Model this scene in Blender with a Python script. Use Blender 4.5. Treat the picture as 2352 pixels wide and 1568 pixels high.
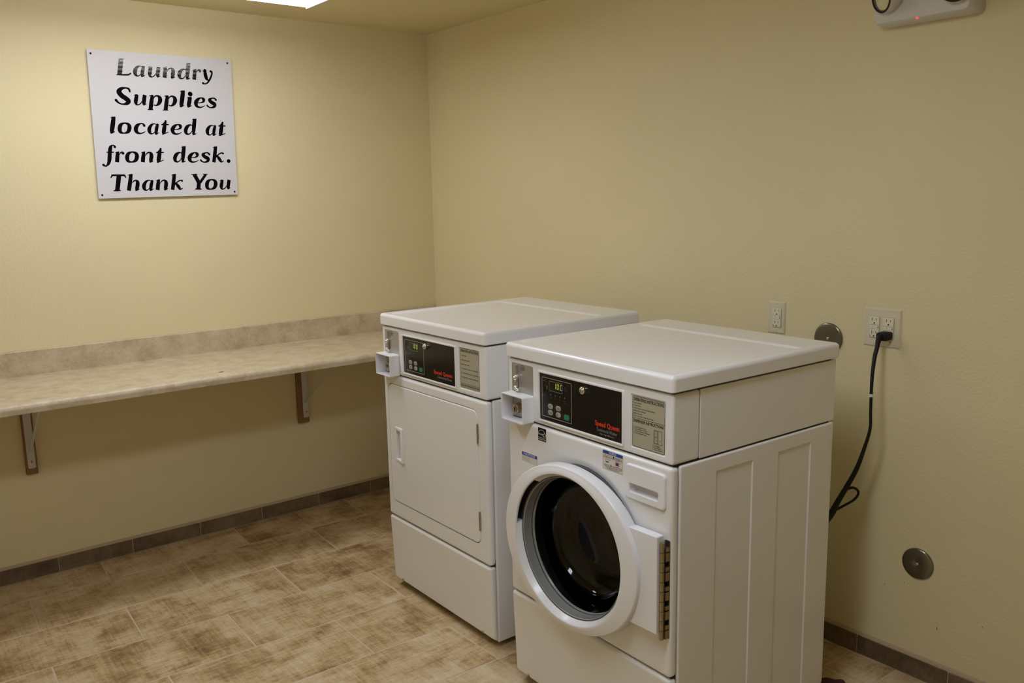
import bpy, bmesh, math, random
from mathutils import Vector, Matrix

for _o in list(bpy.data.objects):
    bpy.data.objects.remove(_o, do_unlink=True)
SC = bpy.context.scene
COL = SC.collection

# ------------------------------------------------------------------ camera
cam_data = bpy.data.cameras.new('camera')
cam_data.sensor_fit = 'HORIZONTAL'
cam_data.sensor_width = 36.0
cam_data.lens = 30.2221
cam_data.clip_start = 0.02
cam = bpy.data.objects.new('camera', cam_data)
COL.objects.link(cam)
cr = Vector((0.78390658, -0.62056588, -0.01970938))
cu = Vector((0.11965986, 0.11985432, 0.98555388))
cf = Vector((0.60923886, 0.7749406, -0.16821142))
M = Matrix((cr, cu, -cf)).transposed().to_4x4()
M.translation = Vector((-2.55827, -3.91842, 1.54230))
cam.matrix_world = M
SC.camera = cam

# ------------------------------------------------------------------ world, exposure, lamp power
SC.view_settings.view_transform = 'Standard'
SC.view_settings.look = 'None'
SC.view_settings.gamma = 1.0
SC.view_settings.use_curve_mapping = False
SC.view_settings.exposure = 0.0
wd = bpy.data.worlds.new('world')
wd.use_nodes = True
wd.node_tree.nodes['Background'].inputs[0].default_value = (0.02, 0.02, 0.02, 1)
wd.node_tree.nodes['Background'].inputs[1].default_value = 0.0
SC.world = wd
LAMP_NEAR_WALL = 12.9         # diffuser emission of the fixture over the counter
LAMP_ROOM = 13.8              # diffuser emission of the fixture behind the camera's head
LAMP_COLOR = (0.96, 1.0, 1.08)       # fixture over the counter
LAMP_COOL = (0.91, 1.0, 1.12)        # the cooler tubes of the other fixture

# ------------------------------------------------------------------ materials
def mat(name, col, rough=0.5, metal=0.0, coat=0.0, spec=0.5, emit=None, estr=0.0):
    m = bpy.data.materials.new(name)
    m.use_nodes = True
    b = m.node_tree.nodes['Principled BSDF']
    b.inputs['Base Color'].default_value = (*col, 1)
    b.inputs['Roughness'].default_value = rough
    b.inputs['Metallic'].default_value = metal
    b.inputs['Coat Weight'].default_value = coat
    b.inputs['Coat Roughness'].default_value = 0.08
    b.inputs['Specular IOR Level'].default_value = spec
    if emit:
        b.inputs['Emission Color'].default_value = (*emit, 1)
        b.inputs['Emission Strength'].default_value = estr
    return m

class NT:
    def __init__(self, m):
        self.t = m.node_tree
        self.b = m.node_tree.nodes['Principled BSDF']
    def n(self, kind, **kw):
        nd = self.t.nodes.new(kind)
        for k, v in kw.items():
            if k.startswith('i_'):
                nd.inputs[k[2:].replace('_', ' ')].default_value = v
            else:
                setattr(nd, k, v)
        return nd
    def l(self, a, ao, b, bi):
        self.t.links.new(a.outputs[ao], b.inputs[bi])

def ramp(nt, stops):
    r = nt.n('ShaderNodeValToRGB')
    el = r.color_ramp.elements
    while len(el) < len(stops):
        el.new(0.5)
    for e, (p, c) in zip(el, stops):
        e.position = p
        e.color = (*c, 1)
    return r

def painted(name, col, rough, scale, strength):
    m = mat(name, col, rough)
    nt = NT(m)
    tc = nt.n('ShaderNodeTexCoord')
    n1 = nt.n('ShaderNodeTexNoise', i_Scale=scale, i_Detail=3.0, i_Roughness=0.55)
    nt.l(tc, 'Object', n1, 'Vector')
    bp = nt.n('ShaderNodeBump', i_Strength=strength, i_Distance=0.003)
    nt.l(n1, 'Fac', bp, 'Height')
    nt.l(bp, 'Normal', nt.b, 'Normal')
    n2 = nt.n('ShaderNodeTexNoise', i_Scale=1.3, i_Detail=3.0)
    nt.l(tc, 'Object', n2, 'Vector')
    rp = ramp(nt, [(0.3, tuple(c * 0.97 for c in col)), (0.7, tuple(min(1, c * 1.03) for c in col))])
    nt.l(n2, 'Fac', rp, 'Fac')
    nt.l(rp, 'Color', nt.b, 'Base Color')
    return m

WALL = painted('wall_paint', (0.785, 0.682, 0.420), 0.62, 115.0, 0.45)
CEIL = painted('ceiling_paint', (0.740, 0.640, 0.380), 0.8, 120.0, 0.6)

def tile_mat(name, stops, rough, dark):
    m = mat(name, (0.5, 0.4, 0.3), rough)
    nt = NT(m)
    tc = nt.n('ShaderNodeTexCoord')
    oi = nt.n('ShaderNodeObjectInfo')
    mul = nt.n('ShaderNodeMath', operation='MULTIPLY')
    mul.inputs[1].default_value = 37.0
    nt.l(oi, 'Random', mul, 0)
    off = nt.n('ShaderNodeCombineXYZ')
    nt.l(mul, 'Value', off, 'X'); nt.l(mul, 'Value', off, 'Y'); nt.l(mul, 'Value', off, 'Z')
    add = nt.n('ShaderNodeVectorMath', operation='ADD')
    nt.l(tc, 'Object', add, 0); nt.l(off, 'Vector', add, 1)
    def noise(scale, detail, rg, sx=1.0, sy=1.0, dist=0.0):
        mp = nt.n('ShaderNodeMapping')
        mp.inputs['Scale'].default_value = (sx, sy, 1.0)
        nt.l(add, 'Vector', mp, 'Vector')
        q = nt.n('ShaderNodeTexNoise', i_Scale=scale, i_Detail=detail, i_Roughness=rg, i_Distortion=dist)
        nt.l(mp, 'Vector', q, 'Vector')
        return q
    big = noise(6.0, 8.0, 0.70, dist=0.25)
    weave_a = noise(22.0, 5.0, 0.75, 0.22, 4.0)
    weave_b = noise(22.0, 5.0, 0.75, 4.0, 0.22)
    fine = noise(85.0, 5.0, 0.75)
    def mth(op, a, b):
        k = nt.n('ShaderNodeMath', operation=op)
        for i, s in enumerate((a, b)):
            if isinstance(s, float):
                k.inputs[i].default_value = s
            else:
                nt.t.links.new(s, k.inputs[i])
        return k.outputs[0]
    s = mth('MULTIPLY', big.outputs['Fac'], 0.52)
    s = mth('ADD', s, mth('MULTIPLY', weave_a.outputs['Fac'], 0.20))
    s = mth('ADD', s, mth('MULTIPLY', weave_b.outputs['Fac'], 0.20))
    s = mth('ADD', s, mth('MULTIPLY', fine.outputs['Fac'], 0.11))
    s = mth('ADD', s, mth('MULTIPLY', mth('SUBTRACT', oi.outputs['Random'], 0.5), 0.05))
    rp = ramp(nt, stops)
    nt.t.links.new(s, rp.inputs['Fac'])
    # thin dark threads across the tile
    th = noise(14.0, 6.0, 0.8, 9.0, 0.5)
    th2 = noise(14.0, 6.0, 0.8, 0.5, 9.0)
    mx = mth('MAXIMUM', th.outputs['Fac'], th2.outputs['Fac'])
    msk = nt.n('ShaderNodeMapRange')
    msk.inputs['From Min'].default_value = 0.585
    msk.inputs['From Max'].default_value = 0.76
    msk.inputs['To Max'].default_value = 0.50
    nt.t.links.new(mx, msk.inputs['Value'])
    mix = nt.n('ShaderNodeMix', data_type='RGBA')
    mix.inputs[7].default_value = (*dark, 1)
    nt.t.links.new(msk.outputs['Result'], mix.inputs[0])
    nt.t.links.new(rp.outputs['Color'], mix.inputs[6])
    nt.t.links.new(mix.outputs[2], nt.b.inputs['Base Color'])
    bp = nt.n('ShaderNodeBump', i_Strength=0.12, i_Distance=0.001)
    nt.t.links.new(s, bp.inputs['Height'])
    nt.l(bp, 'Normal', nt.b, 'Normal')
    return m

TILE = tile_mat('stone_tile', [(0.39, (0.215, 0.122, 0.052)), (0.46, (0.405, 0.265, 0.124)), (0.525, (0.590, 0.435, 0.235)), (0.61, (0.715, 0.590, 0.410))], 0.46, (0.12, 0.065, 0.03))
BASETILE = tile_mat('base_tile', [(0.36, (0.075, 0.046, 0.026)), (0.46, (0.130, 0.085, 0.050)), (0.54, (0.185, 0.128, 0.080)), (0.64, (0.25, 0.18, 0.122))], 0.45, (0.07, 0.04, 0.02))
TRIM = mat('trim_metal', (0.40, 0.395, 0.385), 0.22, metal=0.35)
GROUT = painted('grout', (0.66, 0.535, 0.385), 0.9, 300.0, 0.3)
CAULK = painted('caulk', (0.50, 0.375, 0.235), 0.7, 200.0, 0.3)

def laminate():
    m = mat('laminate', (0.6, 0.5, 0.35), 0.38)
    nt = NT(m)
    tc = nt.n('ShaderNodeTexCoord')
    a = nt.n('ShaderNodeTexNoise', i_Scale=14.0, i_Detail=8.0, i_Roughness=0.72)
    b = nt.n('ShaderNodeTexNoise', i_Scale=130.0, i_Detail=3.0, i_Roughness=0.6)
    nt.l(tc, 'Object', a, 'Vector'); nt.l(tc, 'Object', b, 'Vector')
    r1 = ramp(nt, [(0.34, (0.45, 0.355, 0.225)), (0.5, (0.575, 0.475, 0.325)), (0.66, (0.65, 0.565, 0.42))])
    nt.l(a, 'Fac', r1, 'Fac')
    r2 = ramp(nt, [(0.30, (0.30, 0.22, 0.13)), (0.42, (0.5, 0.5, 0.5)), (0.60, (0.5, 0.5, 0.5)), (0.74, (0.80, 0.78, 0.70))])
    nt.l(b, 'Fac', r2, 'Fac')
    mx = nt.n('ShaderNodeMix', data_type='RGBA', blend_type='OVERLAY')
    mx.inputs[0].default_value = 0.36
    nt.l(r1, 'Color', mx, 6); nt.l(r2, 'Color', mx, 7)
    nt.l(mx, 2, nt.b, 'Base Color')
    return m
LAMINATE = laminate()

ENAMEL = mat('white_enamel', (0.865, 0.848, 0.850), 0.28, coat=0.25)
LIDM = mat('white_enamel_lid', (0.870, 0.855, 0.870), 0.24, coat=0.35)
PLASTIC = mat('white_plastic', (0.865, 0.855, 0.895), 0.30, coat=0.15)
CAVITY = mat('gap_shade_and_rim_black', (0.02, 0.018, 0.018), 0.8)  # flat black painted in for shade in gaps; also the dark lamp rims
BLACKG = mat('black_fascia', (0.006, 0.005, 0.005), 0.22)
SILVER = mat('brushed_silver', (0.50, 0.49, 0.48), 0.42, metal=0.75)
CHROME = mat('chrome', (0.80, 0.79, 0.77), 0.10, metal=1.0)
STEEL = mat('stainless_steel', (0.27, 0.255, 0.235), 0.20, metal=1.0)
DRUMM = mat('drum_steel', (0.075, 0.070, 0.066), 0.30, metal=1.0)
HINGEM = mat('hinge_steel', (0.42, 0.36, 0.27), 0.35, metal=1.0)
BRASS = mat('lock_brass', (0.48, 0.41, 0.30), 0.28, metal=1.0)
GASKET = mat('grey_gasket', (0.10, 0.10, 0.105), 0.45)
LABELM = mat('label_beige', (0.44, 0.40, 0.29), 0.45)
STICKER = mat('sticker_cream', (0.72, 0.67, 0.60), 0.45)
INK = mat('black_ink', (0.008, 0.007, 0.008), 0.6, spec=0.15)
INKP = mat('purple_black_ink', (0.0035, 0.0020, 0.0040), 0.7, spec=0.03)
REDINK = mat('red_ink', (0.72, 0.035, 0.012), 0.45)
GREYINK = mat('grey_ink', (0.27, 0.26, 0.25), 0.5)
DIMINK = mat('dim_ink', (0.10, 0.10, 0.095), 0.5)
WHITEINK = mat('white_ink', (0.75, 0.74, 0.70), 0.5)
LINEINK = mat('cream_line', (0.42, 0.40, 0.33), 0.5)
BLUEINK = mat('blue_ink', (0.016, 0.062, 0.34), 0.45)
NAVYINK = mat('navy_ink', (0.02, 0.03, 0.16), 0.45)
BUTTON = mat('button_cream', (0.46, 0.44, 0.36), 0.45)
GREENB = mat('button_green', (0.010, 0.22, 0.085), 0.4)
DISPLAY = mat('display_window', (0.010, 0.011, 0.006), 0.18)
DIGIT = mat('display_digit', (0.1, 0.1, 0.02), 0.5, emit=(0.50, 0.66, 0.10), estr=0.85)
RUBBER = mat('black_rubber', (0.007, 0.007, 0.007), 0.5, spec=0.3)
WOOD = mat('wood_cleat', (0.36, 0.17, 0.075), 0.55)
BRACKETM = mat('bracket_white', (0.62, 0.60, 0.60), 0.4)
ALMOND = mat('almond_plate', (0.73, 0.66, 0.49), 0.35)
ALMOND2 = mat('almond_receptacle', (0.82, 0.76, 0.60), 0.32)
SIGNW = mat('sign_white', (0.645, 0.625, 0.650), 0.4)
FIXW = mat('fixture_white', (0.80, 0.79, 0.77), 0.4)
EMERG = mat('emergency_white', (0.70, 0.665, 0.625), 0.45)
DARKSLOT = mat('dark_slot', (0.02, 0.014, 0.01), 0.6)
SLOTLINE = mat('slot_line', (0.30, 0.22, 0.13), 0.6)
BLUELED = mat('blue_mark', (0.12, 0.26, 0.42), 0.4)
REDLED = mat('red_indicator', (0.8, 0.02, 0.04), 0.4, emit=(1.0, 0.03, 0.07), estr=2.2)
REDCLOTH = mat('maroon_cloth', (0.070, 0.012, 0.012), 0.85)
TOGGLE = mat('white_band', (0.75, 0.73, 0.68), 0.5)

def wood_grain(m):
    nt = NT(m)
    tc = nt.n('ShaderNodeTexCoord')
    mp = nt.n('ShaderNodeMapping'); mp.inputs['Scale'].default_value = (60, 60, 4)
    nt.l(tc, 'Object', mp, 'Vector')
    q = nt.n('ShaderNodeTexNoise', i_Scale=1.0, i_Detail=4.0)
    nt.l(mp, 'Vector', q, 'Vector')
    r = ramp(nt, [(0.3, (0.20, 0.092, 0.04)), (0.7, (0.32, 0.165, 0.08))])
    nt.l(q, 'Fac', r, 'Fac'); nt.l(r, 'Color', nt.b, 'Base Color')
wood_grain(WOOD)

def glass_mat(name, tint, ior):
    m = bpy.data.materials.new(name)
    m.use_nodes = True
    t = m.node_tree
    t.nodes.clear()
    out = t.nodes.new('ShaderNodeOutputMaterial')
    tr = t.nodes.new('ShaderNodeBsdfTransparent'); tr.inputs[0].default_value = (*tint, 1)
    gl = t.nodes.new('ShaderNodeBsdfGlossy'); gl.inputs['Roughness'].default_value = 0.015
    lw = t.nodes.new('ShaderNodeLayerWeight'); lw.inputs['Blend'].default_value = 0.5
    pw = t.nodes.new('ShaderNodeMath'); pw.operation = 'POWER'; pw.inputs[1].default_value = 5.0
    fr = t.nodes.new('ShaderNodeMath'); fr.operation = 'MULTIPLY_ADD'; fr.inputs[1].default_value = 0.95; fr.inputs[2].default_value = ((ior - 1) / (ior + 1)) ** 2
    t.links.new(lw.outputs['Facing'], pw.inputs[0]); t.links.new(pw.outputs[0], fr.inputs[0])
    mx = t.nodes.new('ShaderNodeMixShader')
    t.links.new(fr.outputs[0], mx.inputs[0]); t.links.new(tr.outputs[0], mx.inputs[1]); t.links.new(gl.outputs[0], mx.inputs[2])
    t.links.new(mx.outputs[0], out.inputs[0])
    return m
GLASS = glass_mat('door_glass', (0.30, 0.30, 0.29), 1.5)
LENS = glass_mat('lamp_lens', (0.85, 0.88, 0.82), 1.5)

def lens_mat(name, strength, color):
    return mat(name, (0.9, 0.9, 0.9), 0.5, emit=color, estr=strength)

def stripe_mat():
    # print fault on the sign's first word: white lines that thin out downwards
    m = mat('striped_ink', (0.02, 0.02, 0.02), 0.7, spec=0.03)
    nt = NT(m)
    tc = nt.n('ShaderNodeTexCoord')
    sp = nt.n('ShaderNodeSeparateXYZ')
    nt.l(tc, 'Object', sp, 'Vector')
    def mth(op, a, b):
        k = nt.n('ShaderNodeMath', operation=op)
        for i, s in enumerate((a, b)):
            if isinstance(s, (float, int)):
                k.inputs[i].default_value = s
            else:
                nt.t.links.new(s, k.inputs[i])
        return k.outputs[0]
    ph = mth('MODULO', mth('MULTIPLY', sp.outputs['Z'], 1.0 / 0.0052), 1.0)
    thr = nt.n('ShaderNodeMapRange')
    thr.inputs['From Min'].default_value = 2.066
    thr.inputs['From Max'].default_value = 2.128
    thr.inputs['To Min'].default_value = 0.02
    thr.inputs['To Max'].default_value = 0.52
    nt.l(sp, 'Z', thr, 'Value')
    xf = nt.n('ShaderNodeMapRange')
    xf.inputs['From Min'].default_value = -1.26
    xf.inputs['From Max'].default_value = -1.19
    xf.inputs['To Min'].default_value = 1.0
    xf.inputs['To Max'].default_value = 0.3
    nt.l(sp, 'X', xf, 'Value')
    lim = mth('MULTIPLY', thr.outputs['Result'], xf.outputs['Result'])
    w = mth('LESS_THAN', ph, lim)
    mx = nt.n('ShaderNodeMix', data_type='RGBA')
    mx.inputs[6].default_value = (0.0045, 0.0028, 0.0055, 1)
    mx.inputs[7].default_value = (0.63, 0.615, 0.64, 1)
    nt.t.links.new(w, mx.inputs[0])
    nt.l(mx, 2, nt.b, 'Base Color')
    return m
STRIPE = stripe_mat()

# ------------------------------------------------------------------ mesh helpers
def link(name, me, m=None, parent=None, loc=None):
    o = bpy.data.objects.new(name, me)
    COL.objects.link(o)
    if m is not None and not me.materials:
        me.materials.append(m)
    if parent is not None:
        o.parent = parent
    if loc is not None:
        o.location = loc
    return o

def tag(o, label, cat, group=None):
    o['label'] = label
    o['category'] = cat
    if group:
        o['group'] = group
    return o

def thing(name, label, cat, loc=(0, 0, 0), rz=0.0, group=None):
    o = bpy.data.objects.new(name, None)
    COL.objects.link(o)
    o.location = loc
    o.rotation_euler = (0, 0, rz)
    o.empty_display_size = 0.1
    return tag(o, label, cat, group)

def to_mesh(bm, name='m', recalc=True):
    if recalc:
        bmesh.ops.recalc_face_normals(bm, faces=bm.faces)
    me = bpy.data.meshes.new(name)
    bm.to_mesh(me)
    bm.free()
    return me

def shade(me, ang=32):
    me.polygons.foreach_set('use_smooth', [True] * len(me.polygons))
    me.set_sharp_from_angle(angle=math.radians(ang))
    return me

def _eval(me, mods):
    ob = bpy.data.objects.new('tmp', me)
    COL.objects.link(ob)
    for kind, kw in mods:
        md = ob.modifiers.new('m', kind)
        for k, v in kw.items():
            setattr(md, k, v)
    dg = bpy.context.evaluated_depsgraph_get()
    dg.update()
    res = bpy.data.meshes.new_from_object(ob.evaluated_get(dg), depsgraph=dg)
    bpy.data.objects.remove(ob, do_unlink=True)
    return res

def obj(name, bm, m, parent=None, cuts=(), wn=False, ang=32, smooth=True, recalc=True):
    me = to_mesh(bm, name, recalc)
    if cuts:
        tmp = []
        for c in cuts:
            co = bpy.data.objects.new('cutter', to_mesh(c, 'cutter'))
            COL.objects.link(co)
            tmp.append(co)
        me = _eval(me, [('BOOLEAN', dict(operation='DIFFERENCE', solver='EXACT', object=c)) for c in tmp])
        for c in tmp:
            bpy.data.objects.remove(c, do_unlink=True)
    if smooth:
        shade(me, ang)
    if wn:
        me = _eval(me, [('WEIGHTED_NORMAL', dict(keep_sharp=True, weight=100))])
    me.name = name
    me.materials.clear()
    return link(name, me, m, parent)

def ident(a, b, h):
    return Vector((a, b, h))
def front(u0):            # a = along the front from its left end, b = height, h = out towards the viewer
    return lambda a, b, h: Vector((a, u0 - h, b))

def box(bm, x0, x1, y0, y1, z0, z1, r=0.0, seg=3):
    t = bmesh.new()
    bmesh.ops.create_cube(t, size=1.0)
    for v in t.verts:
        v.co = Vector(((x0 + x1) / 2 + v.co.x * (x1 - x0), (y0 + y1) / 2 + v.co.y * (y1 - y0), (z0 + z1) / 2 + v.co.z * (z1 - z0)))
    if r > 0:
        bmesh.ops.bevel(t, geom=t.edges[:], offset=r, segments=seg, affect='EDGES', profile=0.5)
    merge(bm, t)
    return bm

def merge(bm, t):
    bmesh.ops.recalc_face_normals(t, faces=t.faces)
    me = bpy.data.meshes.new('t')
    t.to_mesh(me)
    t.free()
    bm.from_mesh(me)
    bpy.data.meshes.remove(me)

def rr(a0, a1, b0, b1, r, k=5):
    r = max(1e-5, min(r, (a1 - a0) / 2 - 1e-5, (b1 - b0) / 2 - 1e-5))
    pts = []
    for cx, cy, t0 in ((a1 - r, b1 - r, 0), (a0 + r, b1 - r, 90), (a0 + r, b0 + r, 180), (a1 - r, b0 + r, 270)):
        for i in range(k + 1):
            t = math.radians(t0 + 90 * i / k)
            pts.append((cx + r * math.cos(t), cy + r * math.sin(t)))
    return pts

def loft(bm, loops, closed0=True, closed1=True):
    vs = [[bm.verts.new(p) for p in lp] for lp in loops]
    n = len(vs[0])
    for a, b in zip(vs, vs[1:]):
        for i in range(n):
            bm.faces.new((a[i], a[(i + 1) % n], b[(i + 1) % n], b[i]))
    if closed0:
        bm.faces.new(list(reversed(vs[0])))
    if closed1:
        bm.faces.new(vs[-1])
    return bm

def rbox(bm, mp, a0, a1, b0, b1, h0, h1, rc=0.0, re=0.0, k=5, ke=4, taper=0.0):
    """rounded plate: outline in (a, b), back at h0, front at h1, front edge rounded by re"""
    t = bmesh.new()
    loops = []
    def L(ins, h):
        loops.append([mp(x, y, h) for x, y in rr(a0 + ins, a1 - ins, b0 + ins, b1 - ins, max(rc - ins, 1e-4), k)])
    L(taper, h0)
    if re > 0:
        for i in range(ke + 1):
            q = math.pi / 2 * i / ke
            L(re * (1 - math.cos(q)), h1 - re + re * math.sin(q))
    else:
        L(0, h1)
    loft(t, loops)
    merge(bm, t)
    return bm

def ring_plate(bm, mp, a0, a1, b0, b1, w, h0, h1, rc, re=0.0, k=4):
    t = bmesh.new()
    def L(ins, h):
        return [mp(x, y, h) for x, y in rr(a0 + ins, a1 - ins, b0 + ins, b1 - ins, max(rc - ins, 1e-4), k)]
    if re > 0:
        loops = [L(0, h0), L(0, h1 - re), L(re * 0.3, h1 - re * 0.3), L(re, h1), L(w - re, h1), L(w - re * 0.3, h1 - re * 0.3), L(w, h1 - re), L(w, h0)]
    else:
        loops = [L(0, h0), L(0, h1), L(w, h1), L(w, h0)]
    vs = [[t.verts.new(p) for p in lp] for lp in loops]
    n = len(vs[0])
    for a, b in zip(vs, vs[1:] + vs[:1]):
        for i in range(n):
            t.faces.new((a[i], a[(i + 1) % n], b[(i + 1) % n], b[i]))
    merge(bm, t)
    return bm

def cyl(bm, mp, ca, cb, r, h0, h1, n=24, re=0.0, r0=None):
    prof = [(r0 if r0 is not None else r, h0)]
    if re > 0:
        for i in range(4):
            q = math.pi / 2 * i / 3
            prof.append((r - re * (1 - math.cos(q)), h1 - re + re * math.sin(q)))
    else:
        prof.append((r, h1))
    return lathe(bm, mp, ca, cb, prof, n, caps=True)

def lathe(bm, mp, ca, cb, prof, n=32, caps=False):
    t = bmesh.new()
    loops = [[mp(ca + r * math.cos(2 * math.pi * i / n), cb + r * math.sin(2 * math.pi * i / n), h) for i in range(n)] for r, h in prof]
    loft(t, loops, caps, caps)
    bmesh.ops.remove_doubles(t, verts=t.verts, dist=1e-6)
    merge(bm, t)
    return bm

def ball(bm, c, rx, ry, rz, u=20, v=12):
    t = bmesh.new()
    bmesh.ops.create_uvsphere(t, u_segments=u, v_segments=v, radius=1.0)
    for w in t.verts:
        w.co = Vector((c[0] + w.co.x * rx, c[1] + w.co.y * ry, c[2] + w.co.z * rz))
    merge(bm, t)
    return bm

def catmull(pts, sub, closed=False):
    n = len(pts)
    out = []
    rng = range(n if closed else n - 1)
    for i in rng:
        if closed:
            p0, p1, p2, p3 = (pts[(i + j) % n] for j in (-1, 0, 1, 2))
        else:
            p0 = pts[max(i - 1, 0)]; p1 = pts[i]; p2 = pts[i + 1]; p3 = pts[min(i + 2, n - 1)]
        for s in range(sub):
            t = s / sub
            out.append(tuple(0.5 * (2 * b + (c - a) * t + (2 * a - 5 * b + 4 * c - d) * t * t + (3 * b - a - 3 * c + d) * t ** 3) for a, b, c, d in zip(p0, p1, p2, p3)))
    if not closed:
        out.append(tuple(pts[-1]))
    return out

def tube(bm, pts, rad, n=10, sub=5):
    """pts: (x, y, z); rad: one number or one per point"""
    if not isinstance(rad, (list, tuple)):
        rad = [rad] * len(pts)
    P = catmull([(*p, r) for p, r in zip(pts, rad)], sub) if sub > 1 else [(*p, r) for p, r in zip(pts, rad)]
    t = bmesh.new()
    ref = Vector((0.3, 0.2, 0.93))
    loops = []
    for i, p in enumerate(P):
        a = Vector(P[max(i - 1, 0)][:3]); b = Vector(P[min(i + 1, len(P) - 1)][:3])
        d = (b - a).normalized()
        s = d.cross(ref)
        if s.length < 1e-3:
            s = d.cross(Vector((1, 0, 0)))
        s.normalize()
        w = s.cross(d).normalized()
        ref = w
        loops.append([Vector(p[:3]) + p[3] * (math.cos(2 * math.pi * j / n) * s + math.sin(2 * math.pi * j / n) * w) for j in range(n)])
    loft(t, loops)
    merge(bm, t)
    return bm

_CAP = [0]
def text(bm, s, mp, a0, b0, capheight, a1=None, weight=0.0, align='L', h=0.0, lean=0.0, maxw=None):
    """one line of lettering; baseline b0, left end a0, cap height; stretched to end at a1 when given"""
    def shape(body):
        cu_ = bpy.data.curves.new('txt', 'FONT')
        cu_.body = body
        cu_.size = 1.0
        cu_.resolution_u = 2
        cu_.offset = weight
        cu_.fill_mode = 'FRONT'
        o = bpy.data.objects.new('txt', cu_)
        COL.objects.link(o)
        dg = bpy.context.evaluated_depsgraph_get()
        dg.update()
        me = bpy.data.meshes.new_from_object(o.evaluated_get(dg), depsgraph=dg)
        bpy.data.objects.remove(o, do_unlink=True)
        bpy.data.curves.remove(cu_)
        return me
    if not _CAP[0]:
        hm = shape('H')
        ys = [v.co.y for v in hm.vertices]
        _CAP[0] = max(ys) - min(ys)
        bpy.data.meshes.remove(hm)
    me = shape(s)
    xs = [v.co.x for v in me.vertices]
    if not xs:
        bpy.data.meshes.remove(me)
        return bm
    x0, x1 = min(xs), max(xs)
    sy = capheight / _CAP[0]
    sx = sy * 0.9 if a1 is None else (a1 - a0) / (x1 - x0)
    if maxw and (x1 - x0) * sx > maxw:
        sx = maxw / (x1 - x0)
    w = (x1 - x0) * sx
    sh = 0 if align == 'L' else (-w / 2 if align == 'C' else -w)
    base = len(bm.verts)
    for v in me.vertices:
        y = v.co.y * sy
        v.co = mp(a0 + sh + (v.co.x - x0) * sx + lean * y, b0 + y, h)
    bm.from_mesh(me)
    bpy.data.meshes.remove(me)
    return bm

def quad(bm, mp, a0, a1, b0, b1, h=0.0):
    bm.faces.new([bm.verts.new(mp(a, b, h)) for a, b in ((a0, b0), (a1, b0), (a1, b1), (a0, b1))])
    return bm

def line(bm, mp, p, q, w, h=0.0):
    p = Vector(p); q = Vector(q)
    d = (q - p).normalized()
    n = Vector((-d.y, d.x)) * w / 2
    bm.faces.new([bm.verts.new(mp(c.x, c.y, h)) for c in (p - n, q - n, q + n, p + n)])
    return bm

def disc(bm, mp, ca, cb, ra, rb, h=0.0, n=20):
    bm.faces.new([bm.verts.new(mp(ca + ra * math.cos(2 * math.pi * i / n), cb + rb * math.sin(2 * math.pi * i / n), h)) for i in range(n)])
    return bm

def flat_ring(bm, mp, ca, cb, r, w, h=0.0, n=28, t0=0.0, t1=360.0):
    full = t1 - t0 >= 360
    prev = None
    for i in range(n + 1):
        t = math.radians(t0 + (t1 - t0) * i / n)
        cur = [bm.verts.new(mp(ca + q * math.cos(t), cb + q * math.sin(t), h)) for q in (r - w / 2, r + w / 2)]
        if prev:
            bm.faces.new((prev[0], cur[0], cur[1], prev[1]))
        prev = cur
    return bm

# ------------------------------------------------------------------ the room
XL, YF, ZC = -3.45, -5.30, 2.368
def structure(o):
    o['kind'] = 'structure'
    return o
T_ = 0.12
def slab(name, m, x0, x1, y0, y1, z0, z1):
    return structure(obj(name, box(bmesh.new(), x0, x1, y0, y1, z0, z1), m, smooth=False))
wall_back = slab('wall_back', WALL, XL - T_, T_, 0.0, T_, -0.1, ZC + 0.1)
wall_right = slab('wall_right', WALL, 0.0, T_, YF - T_, 0.0, -0.1, ZC + 0.1)
wall_left = slab('wall_left', WALL, XL - T_, XL, YF - T_, 0.0, -0.1, ZC + 0.1)
wall_front = slab('wall_front', WALL, XL, 0.0, YF - T_, YF, -0.1, ZC + 0.1)
ceiling = slab('ceiling', CEIL, XL, 0.0, YF, 0.0, ZC, ZC + 0.1)
floor = slab('floor', GROUT, XL, 0.0, YF, 0.0, -0.1, -0.0013)

# floor tiles: long tiles in a half-offset bond
def warp(X, r):
    v = (1.0, X, r, X * r, r * r)
    ax = (-1.78732, 0.58578, -0.02405, 0.00281, 0.00205)
    ay = (0.07876, -0.02309, -0.31183, 0.00060, 0.00151)
    return Vector((sum(p * q for p, q in zip(ax, v)), sum(p * q for p, q in zip(ay, v))))

def clip(poly, f):
    out = []
    for i in range(len(poly)):
        a, b = poly[i], poly[(i + 1) % len(poly)]
        fa, fb = f(a), f(b)
        if fa >= 0:
            out.append(a)
        if (fa >= 0) != (fb >= 0):
            out.append(a + (b - a) * (fa / (fa - fb)))
    return out

def inset(poly, d):
    n = len(poly)
    out = []
    for i in range(n):
        p, a, b = poly[i], poly[i - 1], poly[(i + 1) % n]
        e1 = (p - a).normalized(); e2 = (b - p).normalized()
        n1 = Vector((-e1.y, e1.x)); n2 = Vector((-e2.y, e2.x))
        k = 1 + n1.dot(n2)
        out.append(p + (n1 + n2) * (d / max(k, 0.2)))
    return out

def area(poly):
    return 0.5 * sum(a.x * b.y - b.x * a.y for a, b in zip(poly, poly[1:] + poly[:1]))

def prism(name, poly, z0, z1, ch, m, parent):
    c = sum(poly, Vector((0, 0))) / len(poly)
    bm = bmesh.new()
    lo = [(p.x - c.x, p.y - c.y, z0) for p in poly]
    mid = [(p.x - c.x, p.y - c.y, z1 - ch) for p in poly]
    top = [(p.x - c.x, p.y - c.y, z1) for p in inset(poly, ch * 1.3)]
    loft(bm, [lo, mid, top])
    return link(name, to_mesh(bm, name), m, parent, (c.x, c.y, 0))

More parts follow.
